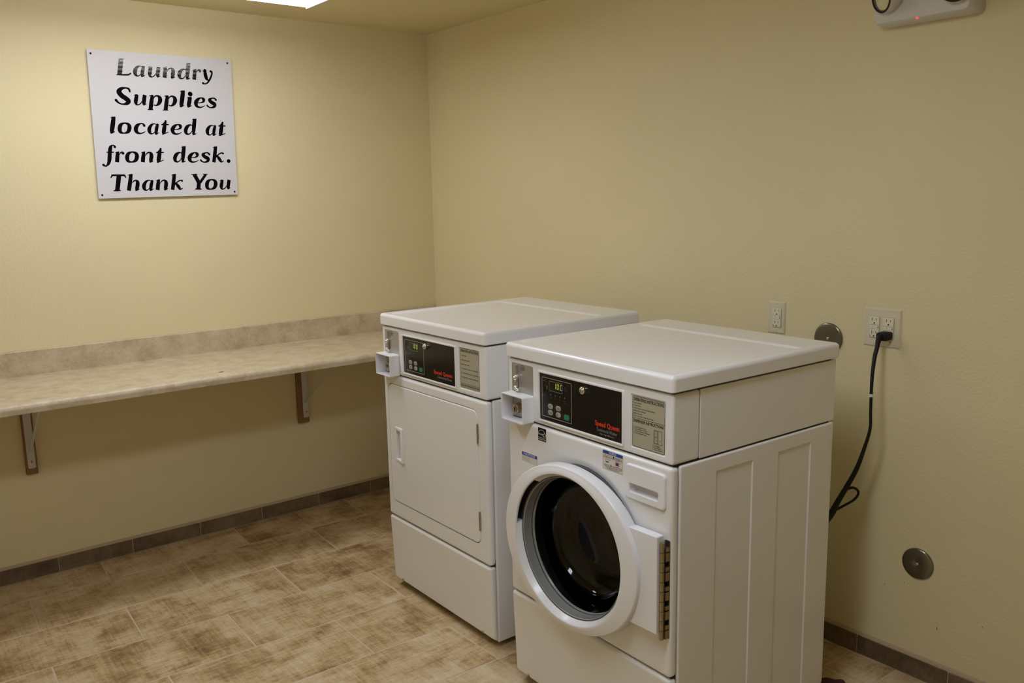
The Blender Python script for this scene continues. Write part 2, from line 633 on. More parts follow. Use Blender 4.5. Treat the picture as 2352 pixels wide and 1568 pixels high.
random.seed(4)
for r in range(0, 18):
    for k in range(-4, 5):
        X0 = k + 0.5 * (r % 2)
        poly = [warp(X0, r), warp(X0, r + 1), warp(X0 + 1, r + 1), warp(X0 + 1, r)]
        if area(poly) < 0:
            poly.reverse()
        poly = inset(poly, 0.0029)
        for f in (lambda p: -0.010 - p.x, lambda p: p.x - XL, lambda p: -0.010 - p.y, lambda p: p.y - YF):
            if poly:
                poly = clip(poly, f)
        if len(poly) < 3 or area(poly) < 0.0006:
            continue
        prism('tile', poly, -0.006, random.uniform(-0.0003, 0.0003), 0.0009, TILE, floor)

# tiled baseboards: a grout bed with a sloped cap, and the tiles stuck on it
def base_strip(name, horizontal, length):
    bm = bmesh.new()
    prof = [(0, 0), (0.0075, 0), (0.0075, 0.0630), (0.004, 0.071), (0, 0.076)]
    ends = []
    for t in (0.0, -length):
        ends.append([bm.verts.new((t, -d, z) if horizontal else (-d, t, z)) for d, z in prof])
    a, b = ends
    for i in range(len(prof)):
        j = (i + 1) % len(prof)
        bm.faces.new((a[i], a[j], b[j], b[i]))
    bm.faces.new(a); bm.faces.new(list(reversed(b)))
    return structure(obj(name, bm, CAULK, smooth=False))

base_back = base_strip('baseboard_back', True, -XL)
base_right = base_strip('baseboard_right', False, -YF)
def base_tiles(parent, horizontal, start, step, length):
    me = None
    t = start
    while t > -length:
        a, b = t - 0.0018, max(t - step + 0.0018, -length)
        if a > -0.012:
            a = -0.012
        if a - b > 0.02:
            bm = bmesh.new()
            L = (a - b) / 2
            if horizontal:
                box(bm, -L, L, -0.0105, -0.002, 0.0026, 0.0645, 0.0012, 1)
            else:
                box(bm, -0.0105, -0.002, -L, L, 0.0026, 0.0645, 0.0012, 1)
            c = (a + b) / 2
            link('tile', to_mesh(bm, 'tile'), BASETILE, parent, (c, 0, 0) if horizontal else (0, c, 0))
        t -= step
base_tiles(base_back, True, -1.9553 + 7 * 0.29948, 0.29948, -XL)
base_tiles(base_right, False, -2.5186 + 9 * 0.3008, 0.3008, -YF)

# ------------------------------------------------------------------ fluorescent ceiling fixtures
def ceiling_light(x0, x1, y0, y1, strength, color, label):
    t = thing('ceiling_light', label, 'ceiling light', ((x0 + x1) / 2, (y0 + y1) / 2, ZC), group='ceiling fixtures')
    cx, cy = (x0 + x1) / 2, (y0 + y1) / 2
    hx, hy = (x1 - x0) / 2, (y1 - y0) / 2
    obj('housing', box(bmesh.new(), -hx, hx, -hy + 0.004, hy - 0.004, -0.056, -0.0005, 0.004, 2), FIXW, t)
    bm = bmesh.new()
    rbox(bm, lambda a, b, h: Vector((a, b, -h)), -hx + 0.006, hx - 0.006, -hy + 0.002, hy - 0.002, 0.0565, 0.083, 0.004, 0.012)
    obj('diffuser', bm, lens_mat('diffuser_glow', strength, color), t)
    for s in (-1, 1):
        bm = bmesh.new()
        box(bm, s * hx - 0.004, s * hx + 0.004, -hy - 0.003, hy + 0.003, -0.087, -0.001, 0.002, 2)
        obj('end_cap', bm, FIXW, t)
    return t
ceiling_light(-2.19, -0.966, -0.900, -0.622, LAMP_NEAR_WALL, LAMP_COLOR, 'long white fluorescent fixture on the ceiling above the counter')
ceiling_light(-2.50, -1.28, -3.02, -2.72, LAMP_ROOM, LAMP_COOL, 'long white fluorescent fixture on the ceiling in front of the washer')

# ------------------------------------------------------------------ counter along the back wall
ct = thing('counter', 'long beige speckled laminate counter with backsplash along the back wall', 'counter', (0, 0, 0.86))
def sweep_x(bm, prof, x0, x1):
    a = [bm.verts.new((x0, y, z)) for y, z in prof]
    b = [bm.verts.new((x1, y, z)) for y, z in prof]
    n = len(prof)
    for i in range(n):
        bm.faces.new((a[i], a[(i + 1) % n], b[(i + 1) % n], b[i]))
    bm.faces.new(a); bm.faces.new(list(reversed(b)))
    return bm
prof = [(-0.001, -0.036), (-0.001, 0.0)]
prof += [(-0.565, 0.0)]
for i in range(1, 9):
    q = math.pi / 2 * i / 8
    prof.append((-0.565 - 0.020 * math.sin(q), -0.020 + 0.020 * math.cos(q)))
prof += [(-0.585, -0.034), (-0.583, -0.036)]
CX0, CX1 = XL + 0.002, -0.002
bm = sweep_x(bmesh.new(), [(y, z) for y, z in prof], CX0, CX1)
hole = bmesh.new()
lathe(hole, ident, -1.378, -0.513, [(0.0105, -0.012), (0.0105, 0.01)], 20, caps=True)
obj('worktop', bm, LAMINATE, ct, cuts=[hole], wn=True)
bm = bmesh.new()
lathe(bm, ident, -1.378, -0.513, [(0.0100, -0.0115), (0.0100, -0.0045), (0.004, -0.0055)], 20, caps=True)
obj('hole_plug', bm, mat('brown_plug', (0.10, 0.035, 0.02), 0.6), ct)
# backsplash: rounded top edge, top corner rounded at the right end
bm = bmesh.new()
out = [(CX0, 0.0001), (CX1, 0.0001)]
for i in range(9):
    q = math.pi / 2 * i / 8
    out.append((CX1 - 0.030 + 0.030 * math.cos(q), 0.101 - 0.030 + 0.030 * math.sin(q)))
out.append((CX0, 0.101))
def sp_loop(ins, y):
    P = [Vector(p) for p in out]
    if ins:
        P = [Vector((p.x, p.y - (ins if p.y > 0.002 else 0))) for p in P]
    return [(p.x, y, p.y) for p in P]
loops = [sp_loop(0, -0.0008), sp_loop(0, -0.0165)]
for i in range(1, 6):
    q = math.pi / 2 * i / 5
    loops.append(sp_loop(0.004 * (1 - math.cos(q)), -0.0165 - 0.004 * math.sin(q)))
loft(bm, loops)
obj('backsplash', bm, LAMINATE, ct, wn=True)

def bracket(x, cleat0, cleat1, label):
    t = thing('shelf_bracket', label, 'bracket', (x, 0, 0.82), group='brackets under the counter')
    obj('cleat', box(bmesh.new(), cleat0 - x, cleat1 - x, -0.019, -0.0005, -0.373, -0.0385, 0.003, 2), WOOD, t)['label'] = 'stained brown wood strip behind the bracket'
    bm = bmesh.new()
    rbox(bm, lambda a, b, h: Vector((a, -h, b)), -0.0145, 0.0145, -0.346, 0.0, 0.0195, 0.023, 0.006, 0.001)
    obj('upright', bm, BRACKETM, t)
    obj('arm', box(bmesh.new(), -0.0145, 0.0145, -0.44, -0.0235, -0.0038, -0.0006, 0.001, 1), BRACKETM, t)
    bm = bmesh.new()
    p0 = Vector((0.0, -0.024, -0.272)); p1 = Vector((0.0, -0.390, -0.0045))
    d = (p1 - p0).normalized(); nn = Vector((0, -d.z, d.y)) * 0.0022
    loft(bm, [[p + Vector((sx, 0, 0)) + s * nn for sx, s in ((-0.0050, -1), (0.0050, -1), (0.0050, 1), (-0.0050, 1))] for p in (p0, p1)])
    obj('brace', bm, BRACKETM, t, smooth=False)
    bm = bmesh.new()
    for z in (-0.318, ):
        cyl(bm, lambda a, b, h: Vector((a, -h, b)), 0.001, z, 0.0042, 0.0231, 0.0248, 14, 0.001)
    obj('screw', bm, mat('screw_grey', (0.22, 0.24, 0.23), 0.35, metal=0.8), t)
bracket(-2.0135, -2.035, -1.992, 'white metal shelf bracket on a wood strip at the left end of the counter')
bracket(-0.802, -0.8415, -0.7845, 'white metal shelf bracket on a wood strip close to the dryer')

# ------------------------------------------------------------------ the sign
sg = thing('wall_sign', 'square white sign with black lettering about laundry supplies on the back wall', 'sign', (0, 0, 0))
cn = [(-1.6473, 2.1579), (-1.0531, 2.1603), (-1.0657, 1.5680), (-1.6565, 1.5601)]
bm = bmesh.new()
loft(bm, [[(x, -0.0075 - d, z) for x, z in cn] for d in (0.0, 0.004)])
obj('panel', bm, SIGNW, sg, smooth=False)
for x, z in ((-1.6334, 2.1413), (-1.0700, 2.1450), (-1.0789, 1.5809), (-1.6417, 1.5741)):
    bm = bmesh.new()
    cyl(bm, lambda a, b, h: Vector((a, -h, b)), x, z, 0.0042, 0.0005, 0.0128, 14, 0.001)
    obj('screw', bm, INK, sg)
GLYPHS = {
    'L': [('ff',[-4.2,67.4,18.4,-10.0,34.8,18.4,-15.7,2.5,18.4]),('',[-16.3,66.9,2.8,-4.7,67.3,3.8,9.7,67.5,2.8]),('',[-28.6,2.6,2.8,-17.4,3.6,6.1,1.2,3.9,6.6,17.6,5.5,7.1,26.2,9.4,5.7,30.2,14.6,2.9])],
    'a': [('',[16.5,42.4,3.9,5.7,44.5,5.4,-5.9,37.3,11.3,-14.5,22.3,15.7,-13.7,8.7,13.3,-6.0,2.8,5.9,3.7,7.5,3.5,10.6,16.8,2.5]),('f',[22.9,45.6,8.4,17.4,30.6,13.8,13.7,15.7,13.8,11.8,4.5,10.9]),('',[12.1,2.3,4.0,18.6,4.7,4.0,24.4,9.1,2.2])],
    'u': [('',[-21.7,39.3,2.9,-14.4,42.1,4.3,-6.6,44.2,2.9]),('f',[-9.0,44.0,13.0,-13.2,28.4,15.9,-16.4,13.7,15.4,-14.8,4.6,10.1,-7.2,2.3,4.8,2.9,8.6,4.4,11.1,19.9,2.4]),('f',[22.5,44.0,15.5,18.5,25.1,16.0,15.5,8.0,13.6,15.1,3.1,5.8]),('',[13.1,2.5,3.4,20.0,4.3,3.9,26.9,8.3,2.2])],
    'n': [('',[-21.6,40.1,2.7,-15.1,42.9,4.4,-6.4,45.7,3.4]),('ff',[-10.1,44.7,11.3,-14.9,23.9,16.2,-18.3,1.6,16.2]),('',[-5.5,28.9,2.5,1.4,38.4,4.9,10.3,42.7,6.9,18.3,37.1,14.3,18.7,24.2,16.3,15.0,10.5,14.8,13.0,4.3,9.9]),('',[9.9,1.8,3.5,17.9,3.9,4.4,26.3,8.2,2.2])],
    'd': [('',[12.8,40.1,3.6,3.3,43.6,6.6,-10.2,35.1,14.3,-18.0,20.2,16.3,-16.5,8.2,13.3,-7.7,3.3,6.1,3.1,9.5,4.1,9.6,19.8,2.6]),('f',[25.5,70.1,14.9,21.0,46.7,17.5,17.1,23.8,15.9,14.7,7.2,11.3]),('',[12.7,64.4,2.8,22.0,67.7,4.6,32.8,70.4,2.6]),('',[11.5,1.8,3.6,20.7,4.1,4.6,27.8,8.3,2.3])],
    'r': [('',[-14.3,37.5,2.6,-8.2,40.2,4.3,0.9,43.3,3.3]),('ff',[-3.4,42.2,11.0,-6.9,24.2,15.8,-10.5,-0.1,15.8]),('',[1.4,30.4,2.4,6.8,38.5,4.8,13.3,41.0,7.7,16.3,37.2,12.0])],
    'y': [('',[-17.0,54.9,3.1,-9.8,57.4,4.6,0.1,60.1,3.6]),('',[-6.3,58.2,12.9,-5.6,41.1,16.0,-1.9,25.1,13.9,3.6,19.1,7.8]),('',[19.1,56.4,10.4,24.1,53.2,7.3,21.4,39.2,7.3,12.7,22.2,7.8,1.1,6.9,6.7,-10.3,1.6,5.7,-18.5,3.7,9.8])],
    'S': [('',[32.4,56.8,7.7,29.1,66.9,8.6,16.0,70.4,6.7,-0.6,66.1,13.3,-10.4,53.2,20.4,-0.9,38.2,20.4,13.4,28.2,20.0,23.7,17.9,19.1,17.4,8.0,14.3,1.8,3.7,6.7,-14.1,7.7,7.1,-25.1,18.6,11.3])],
    'p': [('',[-18.3,57.2,2.7,-10.8,60.1,4.4,-1.0,61.8,2.9]),('ff',[-5.4,61.3,11.3,-10.5,36.2,16.6,-17.2,2.9,16.7]),('',[-29.0,0.7,3.4,-17.8,2.2,6.4,-5.7,1.2,2.9]),('',[-3.2,45.1,2.5,3.9,56.0,5.4,14.4,59.9,6.9,24.1,53.1,15.3,25.0,40.4,17.3,17.2,26.5,12.3,6.8,19.9,5.4,-1.1,21.5,4.9])],
    'l': [('f',[9.6,69.7,15.6,3.6,40.0,18.7,-2.8,12.3,17.2,-5.0,4.3,11.6]),('',[-4.2,65.0,2.8,5.1,68.0,4.5,17.2,70.1,2.5]),('',[-8.7,1.4,3.5,0.6,4.0,4.5,9.6,8.9,2.3])],
    'i': [('',[6.7,56.7,19.8,7.2,56.7,19.8]),('f',[5.4,43.6,15.3,1.4,25.9,17.8,-3.0,10.6,16.8,-5.0,4.3,11.2]),('',[-7.7,39.4,2.8,0.6,42.1,4.6,13.1,45.0,2.5]),('',[-8.3,1.4,3.6,1.1,3.8,4.6,10.2,8.7,2.3])],
    'e': [('',[-7.6,21.6,3.5,6.3,23.0,4.5,18.7,28.6,9.1,19.5,38.4,14.2,9.8,43.6,5.0,-4.3,36.7,12.6,-14.3,22.6,17.1,-12.2,9.4,14.1,-1.1,3.2,7.1,12.5,5.6,4.6,23.8,11.7,2.5])],
    's': [('',[21.8,37.2,8.9,16.5,43.1,6.8,4.9,43.5,5.7,-6.3,35.8,14.0,1.4,26.0,16.1,14.5,18.5,16.2,11.8,7.7,11.5,-3.1,2.9,5.7,-13.8,6.5,6.8,-18.2,11.4,8.3])],
    'o': [('c',[3.9,44.1,6.2,-11.3,36.8,13.8,-17.3,21.7,16.7,-15.1,7.8,13.8,-1.5,2.9,5.7,14.8,9.4,13.5,21.9,24.9,16.8,19.3,38.6,13.4])],
    'c': [('',[21.6,36.3,10.7,18.2,42.1,8.3,8.8,44.5,5.3,-5.7,36.4,13.6,-13.4,22.3,17.4,-10.6,9.0,14.1,1.4,3.5,6.8,13.6,6.2,4.9,24.3,12.4,2.4])],
    't': [('',[7.4,56.6,8.0,2.3,40.3,14.4,-2.4,20.3,17.4,-6.0,6.6,14.9,-7.4,2.3,7.5]),('',[-10.0,41.2,5.5,16.9,42.0,5.5]),('',[6.8,54.8,5.0,0.4,46.4,8.5,-7.4,42.0,3.5]),('',[-11.4,1.2,4.0,1.3,5.0,4.5,16.3,11.4,2.5])],
    'f': [('',[29.4,81.6,10.5,26.8,86.8,6.2,20.2,87.7,5.2,12.5,79.4,13.7,7.7,57.6,15.6,3.9,31.0,15.6,-1.9,12.8,11.4,-12.5,2.8,5.2,-21.3,7.6,10.4]),('',[-2.9,59.4,5.2,21.8,59.7,5.2])],
    'k': [('ff',[-5.9,69.8,14.8,-11.4,40.7,16.3,-19.3,1.2,15.3]),('',[-18.5,65.2,2.9,-8.7,68.2,4.7,1.1,70.4,2.6]),('',[-9.9,19.4,2.6,-2.3,30.4,4.8,10.5,39.9,5.8,20.1,42.7,5.8,25.1,40.7,9.0]),('',[-2.3,30.4,7.9,6.1,17.5,14.8,13.2,5.8,11.2,19.0,4.6,5.3,26.9,8.8,2.7])],
    '.': [('',[0.3,7.9,16.6,0.9,7.9,16.6])],
    'T': [('',[-17.7,66.1,7.6,30.0,66.0,7.7]),('',[-16.8,66.6,7.1,-21.1,60.1,5.2,-24.8,55.0,2.9]),('',[30.0,66.5,7.2,33.3,61.1,6.3,34.8,56.2,3.4]),('ff',[8.9,66.6,18.2,2.9,34.3,18.2,-3.4,3.7,17.8]),('',[-17.5,2.4,3.8,-3.4,4.0,8.6,9.2,3.1,3.9])],
    'h': [('ff',[-3.7,69.2,13.6,-10.7,36.0,16.5,-18.4,1.5,16.0]),('',[-15.9,65.3,2.7,-7.9,68.0,4.4,4.0,70.2,2.4]),('',[-1.5,33.0,2.4,4.0,40.3,4.9,12.2,43.7,6.8,19.3,37.8,14.7,18.5,23.4,16.1,14.4,9.8,14.7,12.0,4.1,9.3]),('',[8.9,1.6,3.4,17.3,4.0,4.4,25.9,8.4,2.2])],
    'Y': [('ff',[-17.3,66.8,17.1,-6.8,45.9,17.1,0.5,29.0,17.2]),('',[-29.7,66.5,3.6,-3.8,66.5,3.6]),('ff',[34.3,66.7,11.0,18.7,47.0,11.5,5.3,30.3,12.0]),('',[22.4,66.7,3.7,41.1,66.7,3.7]),('ff',[0.8,32.9,17.2,-3.7,2.6,17.2]),('',[-17.6,2.3,3.6,-3.6,4.2,8.9,9.6,2.0,3.7])],
}
LETTERS = [('L',-1513.8,2061.5,1.0,1),
    ('a',-1452.1,2061.5,1.011,1),
    ('u',-1391.9,2062.3,1.003,1),
    ('n',-1329.7,2062.7,1.01,1),
    ('d',-1267.1,2062.3,1.005,1),
    ('r',-1211.8,2064.8,1.022,1),
    ('y',-1166.5,2048.0,1.0,0),
    ('S',-1527.6,1942.7,1.0,0),
    ('u',-1458.4,1944.7,1.0,0),
    ('p',-1400.0,1927.8,1.0,0),
    ('p',-1337.5,1928.7,1.008,0),
    ('l',-1283.6,1945.3,1.0,0),
    ('i',-1252.0,1945.9,1.0,0),
    ('e',-1208.6,1944.8,1.004,0),
    ('s',-1155.6,1945.9,1.0,0),
    ('l',-1577.4,1826.0,0.967,0),
    ('o',-1531.4,1825.5,1.0,0),
    ('c',-1470.9,1825.6,1.0,0),
    ('a',-1415.3,1826.1,1.0,0),
    ('t',-1366.2,1827.4,1.0,0),
    ('e',-1318.5,1827.4,1.0,0),
    ('d',-1259.1,1827.7,1.0,0),
    ('a',-1167.5,1827.5,0.999,0),
    ('t',-1118.5,1828.0,1.034,0),
    ('f',-1604.1,1689.8,1.0,0),
    ('r',-1561.1,1708.9,1.0,0),
    ('o',-1512.2,1707.3,1.003,0),
    ('n',-1449.8,1708.0,1.0,0),
    ('t',-1397.6,1708.4,1.033,0),
    ('d',-1315.1,1708.9,0.996,0),
    ('e',-1255.5,1708.6,1.005,0),
    ('s',-1203.3,1708.9,0.995,0),
    ('k',-1144.8,1710.1,1.0,0),
    ('.',-1096.9,1709.6,1.0,0),
    ('T',-1577.8,1589.2,1.0,0),
    ('h',-1516.8,1589.6,1.0,0),
    ('a',-1457.8,1589.4,0.997,0),
    ('n',-1398.8,1590.6,1.008,0),
    ('k',-1335.3,1591.1,0.978,0),
    ('Y',-1238.3,1592.0,1.0,0),
    ('o',-1185.5,1590.6,1.011,0),
    ('u',-1122.7,1591.2,0.978,0)]

def glyph(strokes, ox, oz, k):
    bm = bmesh.new()
    y = -0.0117
    for fl, raw in strokes:
        y -= 0.00004
        pts = [(ox + raw[i] * k, oz + raw[i + 1] * k, raw[i + 2] * k) for i in range(0, len(raw), 3)]
        closed = fl == 'c'
        P = catmull(pts, 6, closed) if len(pts) > 2 else pts
        n = len(P)
        prev = None
        rng = range(n + 1) if closed else range(n)
        for i in rng:
            a = P[(i - 1) % n] if closed else P[max(i - 1, 0)]
            b = P[(i + 1) % n] if closed else P[min(i + 1, n - 1)]
            d = Vector((b[0] - a[0], b[1] - a[1]))
            d = d.normalized() if d.length > 1e-9 else Vector((1, 0))
            nn = Vector((-d.y, d.x)) * abs(P[i % n][2]) / 2
            c = Vector(P[i % n][:2])
            cur = [bm.verts.new(((c + s * nn).x / 1000, y, (c + s * nn).y / 1000)) for s in (-1, 1)]
            if prev:
                bm.faces.new((prev[0], cur[0], cur[1], prev[1]))
            prev = cur
            if not closed and ((i == 0 and not fl.startswith('f')) or (i == n - 1 and fl != 'ff')):
                if P[i][2] > 3:
                    yd = y - 0.00002
                    disc(bm, lambda a_, b_, h: Vector((a_ / 1000, yd, b_ / 1000)), c.x, c.y, P[i][2] / 2, P[i][2] / 2, n=18)
    for f in bm.faces:
        f.normal_update()
        if f.normal.y > 0:
            f.normal_flip()
    return bm
for g, ox, oz, k, striped in LETTERS:
    obj('letter', glyph(GLYPHS[g], ox, oz, k), STRIPE if striped else INKP, sg, smooth=False, recalc=False)

# ------------------------------------------------------------------ washer and dryer
W, H, HL, HC = 0.683, 1.1064, 1.0630, 0.8799
def side_right(a, b, h):   # a = depth, b = height, h = out to the right
    return Vector((W - 0.004 + h, a, b))

def build_console(t, kind, D):
    F = front(0.006)
    washer = kind == 'washer'
    # lid with a shallow dished front field
    bm = bmesh.new()
    mp = lambda a, b, h: Vector((a, b, h))
    loops = []
    def L(ins, z, r=0.014):
        loops.append([Vector((x, y, z)) for x, y in rr(ins, W - ins, ins, D - ins, max(r - ins, 0.002), 5)])
    zt = H + 0.001
    L(0.004, HL + 0.001); L(0.0, HL + 0.004); L(0.0, zt - 0.012)
    for i in range(1, 7):
        q = math.pi / 2 * i / 6
        L(0.012 * (1 - math.cos(q)), zt - 0.012 + 0.012 * math.sin(q))
    di0, di1 = (0.036, 0.660) if not washer else (0.030, 0.664)
    def dish(ins, z):
        loops.append([Vector((x, y, z)) for x, y in rr(di0 + ins, di1 - ins, 0.020 + ins, 0.553 - ins, 0.012, 5)])
    dish(0, zt); dish(0.003, zt - 0.0006); dish(0.012, zt - 0.0042); dish(0.015, zt - 0.0046)
    loft(bm, loops)
    obj('lid', bm, LIDM, t, wn=True, ang=50)
    # housing of the controls
    z0, z1 = HC + 0.0015, HL - 0.0035
    bm = bmesh.new()
    box(bm, 0.006, W - 0.006, 0.008, 0.107, z0, z1, 0.008, 4)
    lab = (0.5315, 0.6555, 0.8975, 1.0410) if washer else (0.5228, 0.6448, 0.8975, 1.0435)
    cuts = [rbox(bmesh.new(), front(0.008), lab[0], lab[1], lab[2], lab[3], -0.0032, 0.01, 0.004, 0, taper=0.002),
            rbox(bmesh.new(), front(0.008), 0.155, 0.508, 0.894, 1.0422, -0.0022, 0.01, 0.004, 0),
            rbox(bmesh.new(), front(0.008), 0.0262, 0.1305, 0.884, 1.0475, -0.0030, 0.01, 0.007, 0)]
    obj('control_housing', bm, ENAMEL, t, cuts=cuts, wn=True)
    obj('rear_housing', box(bmesh.new(), 0.0065, W - 0.0065, 0.1078, D - 0.012, z0, z1, 0.002, 2), ENAMEL, t, wn=True)
    # coin plate with its slide, and the coin vault collar
    FP = front(0.0106)
    plate = obj('coin_plate', rbox(bmesh.new(), FP, 0.0268, 0.1299, 0.8846, 1.0469, 0.0, 0.0022, 0.007, 0.0004), SILVER, t)
    plate['label'] = 'brushed grey coin plate'
    FQ = front(0.0083)
    bm = bmesh.new()
    box(bm, 0.0560, 0.0590, -0.0020, 0.0085, 1.016, 1.044, 0.0008, 1)
    box(bm, 0.0545, 0.0580, -0.0015, 0.0085, 0.975, 1.004, 0.0008, 1)
    obj('coin_blade', bm, CHROME, plate)
    obj('coin_slot', rbox(bmesh.new(), FQ, 0.0540, 0.0588, 0.972, 0.999, 0.0, 0.0008, 0.001), DARKSLOT, plate)
    bm = bmesh.new()
    ball(bm, (0.0555, -0.001, 1.0045), 0.0072, 0.0085, 0.0072)
    ball(bm, (0.0610, 0.000, 1.0110), 0.0066, 0.007, 0.0036)
    obj('coin_knob', bm, CHROME, plate)
    bm = bmesh.new()
    box(bm, 0.042, 0.070, -0.002, 0.0085, 0.9685, 0.9740, 0.002, 2)
    ball(bm, (0.066, -0.002, 0.9705), 0.006, 0.004, 0.0045)
    ball(bm, (0.0545, -0.001, 0.9760), 0.006, 0.005, 0.0045)
    obj('coin_catch', bm, CHROME, plate)
    bm = bmesh.new()
    hx = [(0.0685, 1.0365), (0.0745, 1.0435), (0.0865, 1.0435), (0.0925, 1.0365), (0.0865, 1.0295), (0.0745, 1.0295)]
    for p, q in zip(hx, hx[1:] + hx[:1]):
        line(bm, FQ, p, q, 0.0009, 0.0003)
    text(bm, '25\u00a2', FQ, 0.0805, 1.0335, 0.006, weight=0.012, align='C', h=0.0003)
    obj('lettering', bm, INK, plate, smooth=False, recalc=False)
    bm = bmesh.new()
    z_lo, z_hi = 0.8790, 0.9605
    c0, c1 = (0.0235, 0.1302) if washer else (0.0190, 0.1265)
    rbox(bm, front(0.0084), c0, c1, z_lo, z_hi, 0.0, 0.0414, 0.005, 0.001)
    cut = rbox(bmesh.new(), front(0.0084), c0 + 0.0030, c1 - 0.0030, z_lo + 0.0030, z_hi - 0.0030, -0.01, 0.08, 0.003)
    collar = obj('coin_box', bm, PLASTIC, t, cuts=[cut], wn=True)
    bm = bmesh.new()
    LX, LZ = 0.0570, 0.9115
    cyl(bm, front(0.0082), LX, LZ, 0.0158, 0.0, 0.0155, 32, 0.0025)
    obj('lock', bm, BRASS, collar)
    bm = bmesh.new()
    disc(bm, front(-0.0074), LX, LZ + 0.001, 0.0034, 0.0034)
    quad(bm, front(-0.0074), LX - 0.0021, LX + 0.0021, LZ - 0.0085, LZ + 0.001)
    obj('keyhole', bm, INK, collar, smooth=False, recalc=False)
    bm = bmesh.new()
    line(bm, front(0.0082), (0.040, 0.8885), (0.122, 0.8885), 0.0016, 0.0001)
    obj('seam', bm, GREYINK, collar, smooth=False, recalc=False)
    # black fascia in a raised white frame
    bm = bmesh.new()
    ring_plate(bm, front(0.0103), 0.1545, 0.5090, 0.8930, 1.0428, 0.0062, 0.0, 0.0062, 0.004, 0.0018)
    obj('fascia_frame', bm, ENAMEL, t)
    fas = obj('control_panel', rbox(bmesh.new(), front(0.0104), 0.1605, 0.5055, 0.8985, 1.0386, 0.0, 0.0018, 0.001, 0.0002), BLACKG, t)
    fas['label'] = 'glossy black control panel'
    FF = front(0.0086)
    e = 0.0002
    bm = bmesh.new()
    ring_plate(bm, FF, 0.1702, 0.3008, 0.9105, 1.0258, 0.0013, 0.0, e, 0.003)
    obj('outline', bm, LINEINK, fas, smooth=False)
    disp = obj('display', rbox(bmesh.new(), FF, 0.2040, 0.2616, 0.9900, 1.0180, 0.0, 0.0004, 0.002), DISPLAY, fas)
    bm = bmesh.new()
    ring_plate(bm, FF, 0.2035, 0.2621, 0.9895, 1.0185, 0.0009, 0.0004, 0.0006, 0.003)
    obj('display_outline', bm, GREYINK, fas, smooth=False)
    # seven-segment digits "100"
    bm = bmesh.new()
    dz0, dz1 = 0.9985, 1.0145
    def seg(a0, segs):
        wd_, th, hm = 0.0080, 0.0015, (dz0 + dz1) / 2
        ln = 0.10
        fm = lambda a, b, h: FF(a + (b - dz0) * ln, b, h)
        g = 0.0006
        for s in segs:
            if s == 'a': quad(bm, fm, a0 + g + th, a0 + wd_ - g - th, dz1 - th, dz1, 0.0006)
            if s == 'd': quad(bm, fm, a0 + g + th, a0 + wd_ - g - th, dz0, dz0 + th, 0.0006)
            if s == 'b': quad(bm, fm, a0 + wd_ - th, a0 + wd_, hm + g, dz1 - g, 0.0006)
            if s == 'c': quad(bm, fm, a0 + wd_ - th, a0 + wd_, dz0 + g, hm - g, 0.0006)
            if s == 'f': quad(bm, fm, a0, a0 + th, hm + g, dz1 - g, 0.0006)
            if s == 'e': quad(bm, fm, a0, a0 + th, dz0 + g, hm - g, 0.0006)
    seg(0.2245, 'bc'); seg(0.2375, 'abcdef'); seg(0.2520, 'adef' if washer else 'abcdef')
    obj('digits', bm, DIGIT, fas, smooth=False, recalc=False)
    # tiny prints
    bm = bmesh.new()
    leds = ((0.2102, 'Wash'), (0.2306, 'Rinse'), (0.2508, 'Spin'), (0.2716, 'Door')) if washer else ((0.2070, 'Dry'), (0.2280, 'Cool'))
    for i, (a, s) in enumerate(leds):
        text(bm, s, FF, a, 0.9690 if i < len(leds) - 1 else 0.9690, 0.0030, align='C', h=e)
    text(bm, 'Locked' if washer else 'Down', FF, leds[-1][0], 0.9640, 0.0030, align='C', h=e)
    flat_ring(bm, FF, 0.2762, 1.0045, 0.0058, 0.0007, e, 20)
    text(bm, 'C', FF, 0.2762, 1.0030, 0.0030, align='C', h=e)
    line(bm, FF, (0.1785, 1.0150), (0.1845, 1.0150), 0.002, e)
    line(bm, FF, (0.1870, 1.0200), (0.1895, 1.0100), 0.0008, e)
    line(bm, FF, (0.1840, 1.0030), (0.1920, 1.0030), 0.0009, e)
    obj('print', bm, DIMINK, fas, smooth=False, recalc=False)['kind'] = 'stuff'
    bm = bmesh.new()
    line(bm, FF, (0.1935, 1.0015), (0.1930, 0.9925), 0.0022, e)
    for a, s in leds:
        quad(bm, FF, a - 0.0012, a + 0.0012, 0.9772, 0.9808, e)
    obj('indicator', bm, GREYINK, fas, smooth=False, recalc=False)
    for i, (a, b) in enumerate(((0.2080, 0.9440), (0.2430, 0.9440), (0.2080, 0.9260), (0.2430, 0.9258), (0.2790, 0.9250))):
        g = i == 4
        bt = obj('button', rbox(bmesh.new(), FF, a - 0.0105, a + 0.0105, b - 0.0070, b + 0.0070, 0.0, 0.0010, 0.004 if g else 0.0068, 0.0005), GREENB if g else BUTTON, fas)
        if g:
            bt['label'] = 'green start button'
        bm = bmesh.new()
        ring_plate(bm, FF, a - 0.0165, a + 0.0130, b - 0.0086, b + 0.0086, 0.0006, 0.0, e, 0.0035)
        obj('outline', bm, DIMINK, fas, smooth=False)
        if not g:
            bm = bmesh.new()
            for j in (-1, 0, 1):
                line(bm, FF, (a - 0.0062, b + 0.0024 * j), (a + 0.0005, b + 0.0024 * j), 0.0011, 0.0012)
            if i != 3:
                line(bm, FF, (a + 0.0045, b + 0.0042), (a + 0.0045, b - 0.0052), 0.0024 if i else 0.0018, 0.0012)
            obj('symbol', bm, INK, fas, smooth=False, recalc=False)
    bm = bmesh.new()
    kx, kz = (0.3552, 1.0170) if washer else (0.3230, 1.0180)
    cyl(bm, FF, kx, kz, 0.0105, 0.0, 0.012, 26, 0.0025)
